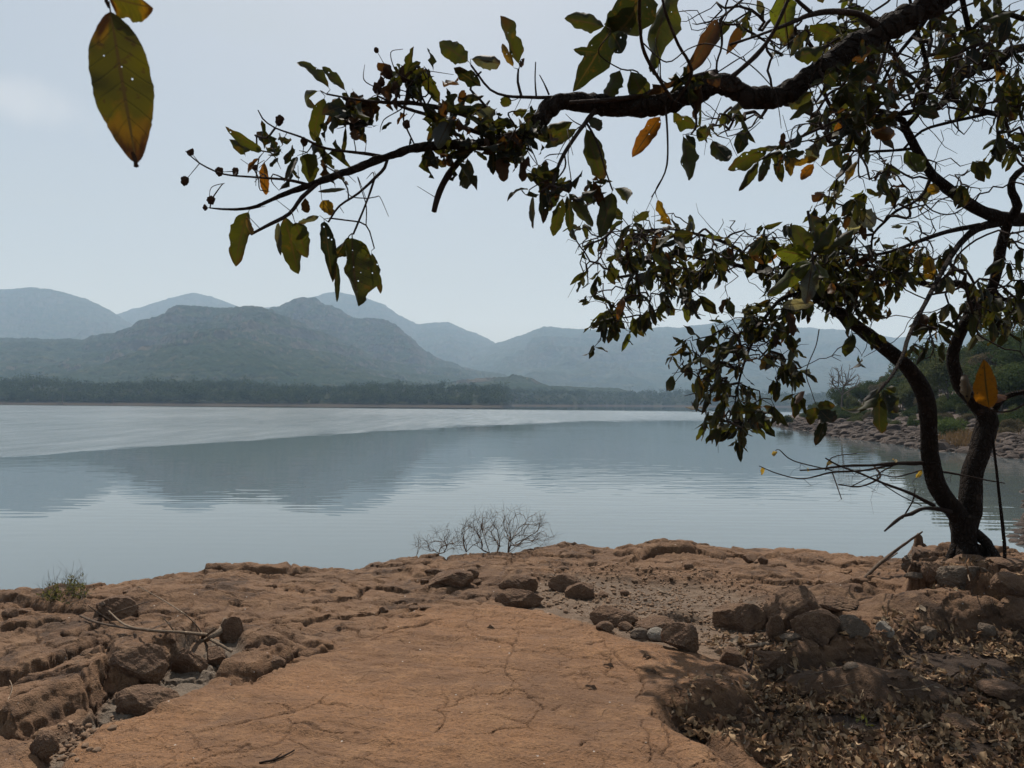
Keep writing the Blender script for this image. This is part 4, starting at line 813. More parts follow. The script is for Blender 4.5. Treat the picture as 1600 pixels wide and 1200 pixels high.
# bare spurs
nsp = 900; idx = rg.integers(0, len(tips), nsp)
for i in idx:
    p, dv, _, _ = tips[i]; q = dv + rg.normal(size=3) * .8; q /= np.linalg.norm(q); l = rg.uniform(.05, .22); b_ = p + q * l * .5 + rg.normal(size=3) * .012
    tube(mb, [p, b_, b_ + (q + rg.normal(size=3) * .4) * l * .5], [.0026, .0021, .0013], 3, None, 0, 0, False)
mb.build('twigs', M['twig'], tree, TR)
B_, D_, Nn, Ls, Ws, Cs = [], [], [], [], [], []
for (p, dv, end, k) in tips:
    if rg.uniform() > lc[k] * .47: continue
    for _ in range(rg.integers(2, 5)):
        q = dv * .4 + rg.normal(size=3) * .5 + np.array([0, 0, -.85]); l = rg.uniform(.08, .195)
        B_.append(p + rg.normal(size=3) * .012); D_.append(q); Nn.append(rg.normal(size=3) + np.array([0, -.6, .5])); Ls.append(l); Ws.append(l * rg.uniform(.30, .5))
        u = rg.uniform(); Cs.append(np.array(OLIVE if u < .50 else DARKG if u < .77 else GREY if u < .88 else BRIGHT if u < .94 else YEL if u < .952 else ORG if u < .958 else BRN) * rg.uniform(.5, 1.05))
print('tree leaves', len(B_))
V_, F_, A_ = leaf_batch(B_, D_, Nn, np.array(Ls), np.array(Ws), 7, 4, rg.uniform(-.6, 1.4, len(B_)), rg.uniform(-1.6, 1.6, len(B_)), .14, np.array(Cs), 9, .16)
add('foliage', mesh('foliage', V_ - TR, F_, A_), M['treeleaf'], tree)
# low dead side branches of the left stem
mb = MB(); dn = []
DT = [[(1452, 722, 3), (1430, 724, 3.4), (1400, 724, 3), (1360, 727, 2.2), (1320, 728, 1.8), (1280, 733, 1.5), (1250, 735, 1.1)], [(1400, 725, 2), (1350, 735, 1.8), (1300, 738, 1.4), (1255, 748, 1), (1215, 740, .8), (1186, 728, .6)],
      [(1460, 790, 3), (1420, 770, 2.2), (1380, 755, 1.8), (1345, 740, 1.4), (1310, 727, 1.2), (1290, 716, 1)], [(1486, 800, 4), (1462, 795, 3.4), (1440, 795, 3), (1424, 803, 3.2), (1412, 806, 2.2), (1398, 816, 2.4), (1382, 830, 1.2)], [(1300, 737, 1), (1315, 780, .7)],
      [(1365, 727, 1.6), (1375, 745, 1.4), (1345, 760, 1.2), (1310, 757, .9)], [(1455, 735, 2), (1490, 740, 1.6), (1540, 750, 1.2), (1570, 755, .8)], [(1300, 735, 1), (1240, 720, .8), (1218, 703, .7), (1212, 704, .6)], [(1410, 810, 1.2), (1425, 785, 1), (1430, 765, .8)],
      [(1400, 725, 1), (1370, 745, .9), (1400, 770, .8), (1440, 790, .7)], [(1290, 735, 1), (1300, 715, .8), (1340, 708, .6)], [(1440, 735, 1.2), (1400, 745, 1), (1370, 742, .8), (1330, 760, .7)]]
for k, q in enumerate(DT):
    pp = np.array([P(a, b, D0 - .1 - .25 * i / len(q) * (1 + k % 3)) for i, (a, b, _) in enumerate(q)]); rr = np.array([c[2] * D0 / FPX for c in q]); tube(mb, pp, rr, 6, .05, .15, k); dn.append(limb_nodes(pp, .06))
aa = Pn(1360 + rg.normal(size=70) * 60, 745 + rg.normal(size=70) * 17, D0 - .4 + rg.normal(size=70) * .2)
ch, tp = grow(np.concatenate(dn), aa, .3, 9, .25, .0012, .4, .004)
for c, rr in ch: tube(mb, c, rr, 4, None, 0, 0, False)
mb.build('dead_twigs', M['twig'], tree, TR)
B_ = [P(1215, 706, D0 - .4), P(1190, 729, D0 - .4), P(1268, 735, D0 - .3), P(1300, 722, D0 - .3), P(1400, 723, D0 - .3), P(1440, 735, D0 - .3)]
V_, F_, A_ = leaf_batch(B_, rg.normal(size=(6, 3)) + [-.4, 0, 0], [[0, -1, .4]] * 6, .09, .045, 9, 5, .9, 1.0, .2, (.22, .16, .05), 12, .2)
add('dry_leaves', mesh('dry_leaves', V_ - TR, F_, A_), M['leaf'], tree)
# root and leaning pole beside the trunk
mb = MB(); tube(mb, [P(1520, 830, D0), P(1538, 845, D0 - .05), P(1552, 862, D0 - .2), P(1562, 880, D0 - .35)], [.05, .045, .04, .03], 9, .04, .12, 3); mb.build('root', M['bark'], tree, TR)
pb = G(1570, 893); pb[2] -= .03
mb = MB(); pts = np.array([pb, P(1569, 850, pb[1] + .02), P(1562, 780, pb[1] + .05), P(1553, 700, pb[1] + .1), P(1551, 680, pb[1] + .1)]); tube(mb, pts, [.016, .015, .012, .010, .008], 8, .06, .10, 4)
tag(mb.build('pole', M['bark'], origin=pb), 'thin dark upright pole standing just right of the tree', 'pole').location = pb

# ------------------------------------------------------------------ near branch overhead
BR = empty('overhanging_branch', P(1490, -20, 2.6)); BR0 = np.array(BR.location); tag(BR, 'thick dark bough reaching in overhead with long ragged leaves', 'branch')
nd = []
def bl(part, q, d0, d1, parent=BR, mat='bark', seed=0, sides=8, knob=.12, step=.02, org=BR0):
    n_ = len(q); pp = np.array([P(a, b, d0 + (d1 - d0) * i / (n_ - 1)) for i, (a, b, _) in enumerate(q)]); rr = np.array([c[2] * (d0 + (d1 - d0) * i / (n_ - 1)) / FPX * (.84 if c[2] > 7 else .95) for i, c in enumerate(q)])
    b = MB(); tube(b, pp, rr, sides, step, knob, seed); b.build(part, M[mat], parent, org); return limb_nodes(pp, .03)
nd.append(bl('bough', [(1560, -70, 26), (1490, -20, 25), (1440, 15, 24), (1380, 48, 23), (1330, 77, 22), (1280, 112, 21), (1240, 138, 20), (1205, 153, 20), (1170, 150, 19), (1140, 136, 18), (1110, 134, 19), (1082, 148, 19), (1040, 161, 19), (1000, 166, 19), (960, 166, 19), (920, 160, 18), (882, 158, 17), (858, 170, 15.5), (840, 192, 15), (820, 210, 14.5), (790, 222, 13), (755, 228, 11.5), (720, 226, 9.5), (690, 227, 7.5), (650, 231, 7), (600, 246, 6.3), (560, 262, 6), (520, 276, 5.6), (490, 287, 5), (450, 301, 4), (420, 314, 3), (390, 325, 2.4), (355, 327, 1.8), (328, 325, 1.3)], 2.6, 2.3, sides=20, knob=.24, step=.012))
TW = [([(735, 232, 7), (712, 258, 6), (692, 288, 5.5), (683, 310, 5), (678, 330, 5)], 2.5, 2.45), ([(480, 288, 3), (450, 281, 2.2), (400, 277, 1.8), (350, 272, 1.6), (312, 255, 1.2), (290, 236, 1)], 2.35, 2.2),
      ([(605, 246, 3), (570, 240, 2.6), (510, 232, 2.2), (470, 214, 1.8), (430, 200, 1.4), (410, 185, 1.2), (403, 172, .9)], 2.4, 2.25), ([(500, 284, 4), (472, 308, 4), (452, 334, 3.4), (422, 350, 3), (392, 366, 2.6)], 2.35, 2.25),
      ([(607, 242, 3), (601, 262, 2.8), (588, 276, 2.4), (560, 302, 2), (530, 322, 1.8), (513, 347, 1.6)], 2.4, 2.3), ([(585, 280, 2), (575, 310, 2), (562, 342, 2), (552, 366, 1.8)], 2.4, 2.35), ([(515, 341, 1.4), (540, 344, 1.4), (572, 352, 1.3), (585, 388, 1.2)], 2.35, 2.35),
      ([(775, 218, 5), (742, 186, 4.2), (700, 172, 3.6), (650, 162, 3.2), (600, 160, 2.6), (560, 156, 2), (510, 147, 1.4)], 2.5, 2.3), ([(760, 212, 4), (715, 196, 3.4), (670, 180, 2.8), (630, 168, 2.2), (590, 150, 1.5)], 2.5, 2.35),
      ([(900, 154, 3.4), (872, 152, 3), (832, 152, 2.6), (792, 150, 2.4), (766, 140, 2), (748, 118, 1.8), (736, 102, 1.6)], 2.45, 2.4), ([(815, 151, 2), (809, 128, 2), (810, 108, 1.6)], 2.45, 2.45), ([(838, 152, 1.6), (836, 125, 1.4), (837, 97, 1)], 2.45, 2.45), ([(858, 148, 1.8), (850, 130, 1.4), (843, 117, 1)], 2.45, 2.45),
      ([(775, 200, 2.2), (758, 165, 2), (735, 140, 2), (738, 126, 1.8), (752, 112, 1.6)], 2.45, 2.4), ([(930, 172, 4), (905, 205, 3.4), (882, 240, 3), (868, 272, 3), (862, 302, 3)], 2.45, 2.3), ([(915, 190, 2), (932, 220, 1.7), (945, 262, 1.5), (956, 295, 1.3)], 2.45, 2.35),
      ([(1040, 166, 2), (1043, 210, 1.6), (1042, 258, 1.5), (1030, 288, 1.2), (1018, 308, 1)], 2.45, 2.4), ([(1130, 132, 4), (1180, 88, 4), (1202, 60, 3.6), (1216, 34, 3.2), (1240, -20, 3)], 2.5, 2.4), ([(1120, 112, 6), (1060, 128, 5), (1010, 146, 4.5), (955, 156, 4), (890, 160, 3)], 2.5, 2.4),
      ([(1370, 40, 7), (1340, 22, 5), (1300, 18, 4.4), (1262, 24, 4), (1240, 34, 3.4), (1200, 50, 2.4), (1140, 70, 2)], 2.55, 2.45), ([(1270, 22, 3), (1250, 5, 3), (1230, -15, 3)], 2.5, 2.5), ([(1125, 30, 2), (1128, 70, 1.8), (1120, 98, 1.6), (1120, 130, 1.6)], 2.4, 2.4), ([(1125, 30, 2), (1160, 0, 2), (1185, -20, 2)], 2.4, 2.4),
      ([(1222, 228, 3), (1260, 210, 2.6), (1300, 192, 2.6), (1345, 168, 3), (1370, 120, 3), (1390, 60, 3)], 2.5, 2.6), ([(1250, 222, 1.4), (1290, 213, 1.4), (1325, 196, 1.6), (1350, 165, 2)], 2.5, 2.6), ([(1075, 155, 2.6), (1085, 170, 2.2), (1088, 195, 2), (1080, 210, 1.6)], 2.5, 2.45), ([(1055, 160, 2), (1080, 120, 3), (1075, 95, 3), (1060, 70, 2.5), (1040, 20, 2.5), (1030, -30, 2.5)], 2.4, 2.1), ([(1050, 155, 2.5), (1010, 90, 3), (1000, 40, 3), (1000, -30, 3)], 2.35, 2.0),
      ([(1280, 110, 3), (1290, 130, 2.6), (1282, 150, 2), (1275, 160, 1.6)], 2.5, 2.45), ([(845, 300, 2), (860, 290, 2), (890, 300, 2)], 2.3, 2.3)]
for k, (q, a, b) in enumerate(TW): nd.append(bl('twig', q, a, b, mat='twig', seed=30 + k, sides=6, knob=.18, step=.02))
# leaves traced one by one: base, tip, apparent width, colour
LF = [(516,140,467,81,19,OLIVE),(541,143,505,104,14,OLIVE),(501,142,414,149,15,OLIVE),(508,150,479,220,19,OLIVE),(412,238,355,205,14,OLIVE),(405,246,383,270,9,BRN),(413,250,411,304,12,ORG),(480,238,484,276,28,OLIVE),(465,243,445,282,13,DARKG),(540,165,528,192,26,DARKG),(540,195,538,257,7,DARKG),(553,200,557,222,14,BRN),
 (390,327,357,410,28,OLIVE),(385,335,393,372,9,YEL),(445,335,464,421,32,OLIVE),(460,345,480,397,26,OLIVE),(435,345,433,396,9,GREY),(500,337,465,352,9,GREY),(503,312,518,335,17,YEL),(477,308,478,337,13,BRN),(543,295,500,299,6,GREY),(506,342,517,420,22,DARKG),(546,368,523,410,24,DARKG),(525,405,529,468,10,DARKG),(550,366,553,478,56,OLIVE),(580,392,590,451,13,OLIVE),
 (688,157,655,108,19,OLIVE),(659,151,618,140,19,OLIVE),(733,97,691,68,26,OLIVE),(735,92,775,96,26,GREY),(812,103,779,30,32,OLIVE),(803,106,781,62,12,YEL),(812,106,821,86,9,BRN),(658,108,685,155,18,OLIVE),(750,172,693,167,14,OLIVE),(730,245,731,305,22,OLIVE),(783,235,785,278,19,BRN),(775,170,748,200,38,GREY),(708,178,685,225,26,GREY),(675,232,665,260,26,DARKG),(795,150,785,172,16,OLIVE),(825,170,798,180,17,OLIVE),
 (883,222,835,212,14,DARKG),(897,190,846,207,24,OLIVE),(903,200,850,233,14,OLIVE),(925,182,937,207,16,OLIVE),(915,198,935,272,30,OLIVE),(866,286,912,286,21,OLIVE),(827,297,788,288,10,GREY),(833,303,831,362,10,GREY),(846,300,848,347,19,DARKG),(862,300,860,330,18,DARKG),(880,307,866,367,16,OLIVE),(885,303,898,356,13,DARKG),(887,300,926,353,17,OLIVE),(957,297,938,378,25,OLIVE),(958,293,1012,322,24,OLIVE),(1010,328,998,358,20,OLIVE),(1027,310,1045,350,17,YEL),(840,257,860,287,24,OLIVE),(832,260,847,290,16,DARKG),
 (1033,180,995,235,22,ORG),(1050,175,1090,200,26,OLIVE),(1087,203,1110,213,25,OLIVE),(1067,210,1077,278,27,OLIVE),(1112,218,1138,258,27,DARKG),(1070,210,1090,232,14,DARKG),(1123,27,1092,97,28,BRN),(985,-25,918,142,44,DARKG),(1013,-25,970,90,60,DARKG),(1052,-25,1008,94,48,OLIVE),(947,42,883,25,28,OLIVE),(935,82,900,80,13,DARKG),(970,108,945,150,28,OLIVE),(985,110,1010,157,32,OLIVE),(955,50,975,80,30,DARKG),
 (1225,-15,1228,62,36,BRIGHT),(1308,57,1268,40,26,OLIVE),(1290,73,1243,92,26,OLIVE),(1330,80,1318,110,24,OLIVE),(1290,117,1280,147,30,OLIVE),(1275,140,1215,182,30,OLIVE),(1273,157,1228,187,11,OLIVE),(1222,228,1175,232,10,GREY),(1202,230,1138,257,26,OLIVE),(1187,250,1156,296,18,OLIVE),(1205,235,1188,280,13,OLIVE),(1215,230,1222,282,20,OLIVE),(1233,238,1234,266,14,YEL),(1280,247,1240,262,14,YEL),(1272,255,1252,278,14,ORG),
 (1273,222,1268,248,22,GREY),(1305,220,1315,262,18,DARKG),(1310,190,1305,217,13,ORG),(1340,250,1311,282,12,YEL),(1340,150,1300,165,26,OLIVE),(1345,110,1350,150,26,DARKG),(1370,150,1330,160,24,DARKG),(1235,90,1243,60,14,OLIVE)]
# fine side twigs
ND = np.concatenate(nd); fa = []
for (cx, cy, rx, ry, n_) in ((450, 260, 110, 60, 46), (640, 160, 80, 40, 34), (790, 190, 80, 40, 26), (870, 270, 40, 30, 12), (1060, 110, 60, 40, 16), (1180, 60, 90, 50, 26), (560, 300, 50, 50, 14), (1280, 200, 60, 20, 10), (640, 110, 50, 20, 16)):
    fa.append(Pn(cx + rg.normal(size=n_) * rx * .6, cy + rg.normal(size=n_) * ry * .6, 2.4 + rg.normal(size=n_) * .12))
LFD = lambda bx, by: 2.3 + .3 * min(1, max(0, (bx - 330) / 1100)) + .07 * math.sin(bx * 1.7 + by * 2.3)
PODS = [(437,188,7),(343,269,6),(368,268,5),(330,313,6),(289,283,6),(298,238,5),(588,78,4),(475,222,6),(605,112,9),(636,115,13),(664,120,10),(590,138,8),(618,138,8),(640,145,7),(548,165,9),(560,185,11),(577,180,8),(552,198,7),(635,195,6),(320,324,4),(398,262,4),(595,127,7)]
fa.append(np.array([P(q[0], q[1], LFD(q[0], q[1])) for q in LF if q[1] > -5 and q[0] < 1420])); fa.append(np.array([P(a, b, 2.3 + .15 * (a - 300) / 400) for a, b, _ in PODS]))
ch, tp = grow(ND, np.concatenate(fa), .3, 12, .16, .0014, .42, .0035); mb = MB()
for c, rr in ch: tube(mb, c, rr, 5, .015, .1, 0, False)
tw_tips = tp; mb.build('fine_twigs', M['twig'], BR, BR0)
def traced(lst, parent, org, dep, seed, mat='leaf', name='leaf', keep=None):
    r = np.random.default_rng(seed)
    for k, (bx, by, tx, ty, wd, cl) in enumerate(lst):
        dd = dep(bx, by); b = P(bx, by, dd); t = P(tx, ty, dd + r.normal() * .05); L_ = np.linalg.norm(t - b) * 1.06
        toward = np.array([0, 0, EYE]) - (b + t) / 2; toward /= np.linalg.norm(toward); ax = (t - b) / np.linalg.norm(t - b); sd_ = np.cross(ax, toward); an = r.normal() * .35
        nr = toward * math.cos(an) + sd_ * math.sin(an)
        V_, F_, A_ = leaf_batch([b], [ax], [nr], L_, wd * dd / FPX * 1.28, 20, 9, r.normal() * .75, r.choice([-1, 1]) * r.uniform(.4, 1.7), .11, np.array(cl) * r.uniform(.75, 1.15), seed * 100 + k, .12, r.uniform(.75, 1.1))
        V_ = V_ - V_.reshape(20, 9, 3)[0].mean(0) + b
        o = add(name, mesh(name, V_ - org, F_, A_), M[mat], parent)
        if cl in (YEL, ORG): o['label'] = 'yellowed or orange dying leaf'
LF.sort(key=lambda q: -(math.hypot(q[2] - q[0], q[3] - q[1]) * q[4]))
traced(LF[:100], BR, BR0, LFD, 3)
# crumpled small leaves clustered round the bough
B_, D_, Nn, Ls, Ws, Cs = [], [], [], [], [], []
for (cx, cy, rx, ry, n_) in ((800, 215, 50, 24, 60), (640, 120, 40, 16, 30), (700, 170, 60, 30, 34), (700, 245, 40, 26, 16), (520, 165, 40, 16, 12), (480, 240, 50, 26, 12), (555, 175, 22, 14, 26), (860, 290, 18, 14, 16), (430, 230, 26, 20, 10), (1340, 170, 40, 40, 46), (930, 287, 12, 8, 12), (1090, 120, 40, 10, 14), (720, 215, 60, 26, 30), (1225, 235, 12, 8, 10), (1350, 100, 40, 40, 14)):
    for _ in range(n_):
        dd = 2.4 + rg.normal() * .06; B_.append(P(cx + rg.normal() * rx * .6, cy + rg.normal() * ry * .6, dd)); D_.append(rg.normal(size=3) + [0, 0, -.6]); Nn.append(rg.normal(size=3)); l = rg.uniform(.035, .11); Ls.append(l); Ws.append(l * rg.uniform(.35, .6))
        u = rg.uniform(); Cs.append(np.array(DARKG if u < .55 else OLIVE if u < .85 else BRN) * rg.uniform(.5, 1.0))
V_, F_, A_ = leaf_batch(B_, D_, Nn, np.array(Ls), np.array(Ws), 9, 6, rg.uniform(-1.5, 1.5, len(B_)), rg.uniform(-2, 2, len(B_)), .2, np.array(Cs), 19, .25)
o = add('small_leaves', mesh('small_leaves', V_ - BR0, F_, A_), M['leaf'], BR); o['kind'] = 'stuff'
# dry black pods
for k, (a, b, s_) in enumerate(PODS):
    c = P(a, b, 2.3 + .15 * (a - 300) / 400); V0, F0 = rock_verts(2, 500 + k, 4, .35, .8); mb = MB(); mb.add(V0 * s_ * 2.1 * 2.35 / FPX * np.array([1, .9, 1.25]), F0)
    o = mb.build('seed_pod', M['seed'], BR); o.location = c - BR0

# tiny buds at the ends of the bare twigs
# cluster of larger leaves on the limb that reaches towards the viewer
NB = empty('drooping_leaf_spray', P(1270, 360, 4.2)); NB0 = np.array(NB.location); tag(NB, 'spray of broad bright olive leaves hanging before the crown', 'leaf spray')
b = MB(); tube(b, [P(1262, 330, 4.3), P(1268, 365, 4.25), P(1270, 402, 4.2), P(1272, 425, 4.2)], [.008, .007, .006, .004], 6, .03, .15, 2); b.build('twig', M['twig'], NB, NB0)
traced([(1268, 402, 1213, 388, 28, BRIGHT), (1270, 410, 1200, 447, 26, BRIGHT), (1272, 412, 1232, 430, 22, BRIGHT), (1270, 405, 1260, 472, 22, GREY), (1275, 410, 1286, 446, 26, BRIGHT), (1268, 395, 1300, 352, 34, OLIVE), (1265, 400, 1247, 352, 24, OLIVE), (1265, 395, 1330, 365, 26, OLIVE), (1275, 380, 1270, 340, 26, OLIVE)], NB, NB0, lambda x_, y_: 4.2, 5)
HB = empty('drooping_leaf_spray', P(1377, 607, D0 - 3)); HB0 = np.array(HB.location); tag(HB, 'tuft of dusty green leaves dangling left of the leaning stem', 'leaf spray')
b = MB(); tube(b, [P(1382, 598, D0 - 2.95), P(1377, 607, D0 - 3), P(1370, 618, D0 - 3)], [.008, .007, .004], 6, .03, .15, 2); b.build('twig', M['twig'], HB, HB0)
traced([(1376, 610, 1336, 690, 18, GREY), (1378, 610, 1362, 697, 20, DARKG), (1380, 608, 1402, 642, 24, OLIVE), (1374, 610, 1342, 650, 18, OLIVE), (1380, 612, 1390, 640, 22, DARKG), (1372, 606, 1350, 632, 18, GREY), (1384, 606, 1398, 612, 14, OLIVE)], HB, HB0, lambda x_, y_: D0 - 3, 6)
HC = empty('drooping_leaf_spray', P(1275, 632, D0 - 2)); HC0 = np.array(HC.location); tag(HC, 'few dark leaves at the end of a thin hanging twig over the far point', 'leaf spray')
b = MB(); tube(b, [P(1280, 515, D0 - 1.0), P(1275, 540, D0 - 1.2), P(1260, 580, D0 - 1.6), P(1268, 612, D0 - 1.9), P(1275, 632, D0 - 2)], [.005, .004, .0035, .003, .0025], 5, .05, .15, 2); b.build('twig', M['twig'], HC, HC0)
traced([(1276, 634, 1302, 634, 16, OLIVE), (1276, 636, 1266, 660, 18, OLIVE), (1290, 655, 1276, 692, 18, DARKG), (1280, 640, 1308, 668, 22, DARKG), (1258, 610, 1243, 630, 9, BRN)], HC, HC0, lambda x_, y_: D0 - 2, 7)
traced([(1418, 232, 1425, 297, 34, BRIGHT), (1578, 118, 1572, 192, 28, OLIVE), (1450, 400, 1462, 440, 20, YEL), (1470, 300, 1440, 290, 14, YEL), (1300, 440, 1298, 470, 12, ORG), (1328, 338, 1368, 366, 34, (.20, .20, .185)), (1340, 330, 1372, 350, 22, (.16, .16, .15)), (1220, 478, 1262, 470, 16, (.14, .135, .12))], tree, TR, lambda x_, y_: D0 - 1.6, 8)
# dying orange leaf close to the viewer
OL = P(1546, 640, 1.9); olr = empty('orange_leaf_sprig', OL); tag(olr, 'glowing orange dying leaf before the fork of the trunk', 'leaf')
b = MB(); tube(b, [P(1640, 600, 1.9), P(1585, 640, 1.9), P(1546, 640, 1.9), P(1544, 620, 1.9)], [.003, .0025, .002, .0015], 6, .01, .1, 2); b.build('twig', M['twig'], olr, OL)
traced([(1546, 640, 1534, 574, 34, (.15, .062, .008)), (1550, 634, 1558, 580, 26, (.09, .035, .008)), (1512, 632, 1514, 572, 20, (.06, .035, .010))], olr, OL, lambda x_, y_: 1.9, 15)
# big leaf hanging at the top left, close to the lens
HL = P(165, -30, .85); hl = empty('hanging_leaf_pair', HL); tag(hl, 'large olive leaf with brown tip hanging alone in the open sky', 'leaf')
b = MB(); tube(b, [P(150, -60, .85), P(165, -25, .85), P(166, 2, .85), P(170, 12, .85)], [.002, .0022, .002, .0012], 8, .006, .12, 4); b.build('twig', M['twig'], hl, HL)
def big_leaf(bx, by, tx, ty, wd, seed, cl, an=.1, curl=.35):
    dd = .85; b = P(bx, by, dd); t = P(tx, ty, dd + .005); ax = (t - b) / np.linalg.norm(t - b); tow = -b + [0, 0, EYE]; tow /= np.linalg.norm(tow); nr = tow + np.cross(ax, tow) * an
    V_, F_, A_ = leaf_batch([b], [ax], [nr], np.linalg.norm(t - b) * 1.02, wd * dd / FPX * 1.08, 46, 19, .12, curl, .035, cl, seed, .07, .92)
    q_ = V_.reshape(46, 19, 3); ctr = q_[:, 9:10].copy(); tp_ = np.linspace(0, 1, 46)[:, None, None]; q_[:] = ctr + (q_ - ctr) * (1 - .10 * sst(.6, 1, tp_)) * (1 - .25 * sst(.3, 0, tp_)); V_ = q_.reshape(-1, 3)
    c = A_['col'].reshape(46, 19, 3); tt_ = np.linspace(0, 1, 46)[:, None]; ss_ = np.linspace(-1, 1, 19)[None, :]
    nz = fbm(tt_ * 9 + ss_ * 0, ss_ * 3 + tt_ * 0, 71, 4); brown = np.clip(sst(.76, .92, tt_ + nz * .10) + sst(.20, .12, tt_ - ss_ * .05 + nz * .08) * (ss_ > .0) * (bx < 190), 0, 1)[..., None]
    yel = (np.clip(sst(.66, .80, tt_ + nz * .12) + sst(.30, .20, tt_ + nz * .08) * (ss_ > .25), 0, 1) * .8)[..., None]
    c[:] = np.array(cl) * (1 - yel) + np.array((.12, .065, .007)) * yel; c[:] = c * (1 - brown) + np.array((.022, .009, .005)) * brown; A_['col'] = c.reshape(-1, 3)
    return V_, F_, A_
V_, F_, A_ = big_leaf(170, 2, 210, 246, 83, 3, (.040, .038, .007)); add('leaf', mesh('leaf', V_ - HL, F_, A_), M['leaf'], hl)
b = MB(); tube(b, [P(207, 238, .853), P(211, 250, .853), P(213, 260, .853)], [.0018, .0022, .0032], 8, .002, .2, 3); b.build('leaf_tip', M['seed'], hl, HL)
V_, F_, A_ = big_leaf(165, -6, 236, 14, 58, 8, (.045, .042, .008), .6, .5); add('leaf', mesh('leaf', V_ - HL, F_, A_), M['leaf'], hl)

# ------------------------------------------------------------------ bare bush, green bush, driftwood, sticks
def bush(name, label, px_, py_, atts, seed, mat, depth, br=.0016, rmax=.012, sp=.3):
    p = G(px_, py_); r = np.random.default_rng(seed); d0 = p[1] + .15; p = p + np.array([0, .15, -.02]); root = empty(name, p); tag(root, label, 'bush')
    A = []
    for (cx, cy, rx, ry, n_) in atts:
        a = r.uniform(0, 6.28, n_); q = np.sqrt(r.uniform(0, 1, n_)); A.append(Pn(cx + np.cos(a) * q * rx, cy + np.sin(a) * q * ry, d0 + r.normal(size=n_) * sp))
    ch, tp = grow(np.array([p, p + [.06, 0, .01], p + [-.06, 0, .01], p + [-.14, 0, .0]] + ([p + [-.4, .05, .0], p + [-.7, .05, -.02], p + [-.95, .1, -.05]] if name == 'bare_bush' else [])), np.concatenate(A), .75, seed, .12, br, .42, rmax); b = MB()
    for c, rr in ch: tube(b, c, rr, 5, .03, 0, 0, False)
    for (q, dv, end, _) in tp:
        for _ in range(2):
            e = dv + r.normal(size=3) * .45 + [0, 0, .25]; e /= np.linalg.norm(e); l = r.uniform(.05, .16); tube(b, [q, q + e * l * .6, q + e * l + r.normal(size=3) * .01], [br * .85, br * .7, br * .45], 3, None, 0, 0, False)
    b.build('stems', M[mat], root, p); return root, p, tp, r
bush('bare_bush', 'leafless twiggy bush on the rim of the rock shelf above the water', 785, 866, [(800, 825, 50, 30, 110), (760, 832, 45, 26, 70), (720, 838, 45, 18, 50), (685, 850, 38, 11, 60), (840, 836, 26, 18, 40), (750, 812, 20, 16, 14)], 4, 'dry', 8)
root, p, tp, r = bush('green_bush', 'small leafy green bush at the shelf rim beside a dark boulder', 105, 947, [(100, 925, 38, 16, 60), (118, 908, 14, 12, 16), (80, 932, 20, 10, 20)], 6, 'greytwig', 6, .0012, .005, .12)
B_ = []; D_ = []
for q, dv, _, _ in tp:
    for _ in range(8): B_.append(q - dv * r.uniform(0, .06) + r.normal(size=3) * .012); D_.append(dv + r.normal(size=3) * .8 + [0, 0, .3])
V_, F_, A_ = leaf_batch(B_, D_, r.normal(size=(len(B_), 3)), r.uniform(.018, .04, len(B_)), .009, 4, 3, .4, .4, .05, np.array([(.055, .068, .030), (.10, .10, .055)])[r.integers(0, 2, len(B_))], 3); add('foliage', mesh('foliage', V_ - p, F_, A_), M['treeleaf'], root)
root, p, tp, r = bush('tiny_plant', 'tiny grey green plant on the far rim of the shelf', 530, 884, [(530, 879, 9, 4, 14)], 9, 'greytwig', 6, .001, .003, .03)
V_, F_, A_ = leaf_batch([q for q, *_ in tp for _ in range(6)], r.normal(size=(len(tp) * 6, 3)) + [0, 0, .6], r.normal(size=(len(tp) * 6, 3)), .03, .010, 4, 3, .4, .4, .05, (.12, .13, .07), 3); add('foliage', mesh('foliage', V_ - p, F_, A_), M['treeleaf'], root)
root, p, tp, r = bush('seedling', 'thin yellow green seedling sprouting from the leaf litter', 1345, 1160, [(1340, 1135, 16, 14, 10)], 10, 'greytwig', 6, .001, .002, .03)
V_, F_, A_ = leaf_batch([q for q, *_ in tp for _ in range(2)], r.normal(size=(len(tp) * 2, 3)) + [0, 0, .3], r.normal(size=(len(tp) * 2, 3)), .04, .012, 6, 3, .6, .4, .05, (.20, .21, .05), 3); add('foliage', mesh('foliage', V_ - p, F_, A_), M['treeleaf'], root)

def sticks(name, label, lines, mat, seed=0, cat='driftwood', knob=.15):
    """lines: [(px, py, height above ground, radius px) ...] ; all one thing"""
    b = MB(); o0 = None
    for k, q in enumerate(lines):
        pts = []; rr = []
        for (a, c, hh, rp) in q:
            g = G(a, c, hh); pts.append(g); rr.append(rp * g[1] / FPX)
        if o0 is None: o0 = pts[0]
        tube(b, pts, rr, 8, .03, knob, seed + k)
    o = b.build(name, M[mat], origin=o0); o.location = o0; tag(o, label, cat); return o
sticks('driftwood', 'bleached forked driftwood lying over the cleft', [[(352, 968, .10, 4), (345, 985, .08, 4.5), (330, 995, .06, 4), (318, 1001, .05, 3), (280, 1000, .05, 2), (250, 992, .05, 1.4)], [(322, 992, .06, 3), (285, 988, .06, 2), (230, 984, .07, 2), (195, 976, .08, 1.6), (170, 955, .13, 1.2)], [(330, 1000, .05, 2.4), (345, 1008, .04, 2.4), (362, 1018, .01, 2.2)], [(318, 992, .07, 1.6), (305, 975, .13, 1), (285, 957, .17, .9), (250, 935, .2, .8), (216, 916, .22, .7)], [(320, 995, .06, 1.4), (335, 982, .1, 1)], [(272, 986, .07, 1.2), (262, 973, .10, .9), (255, 965, .12, .6)]], 'drypale', 5)
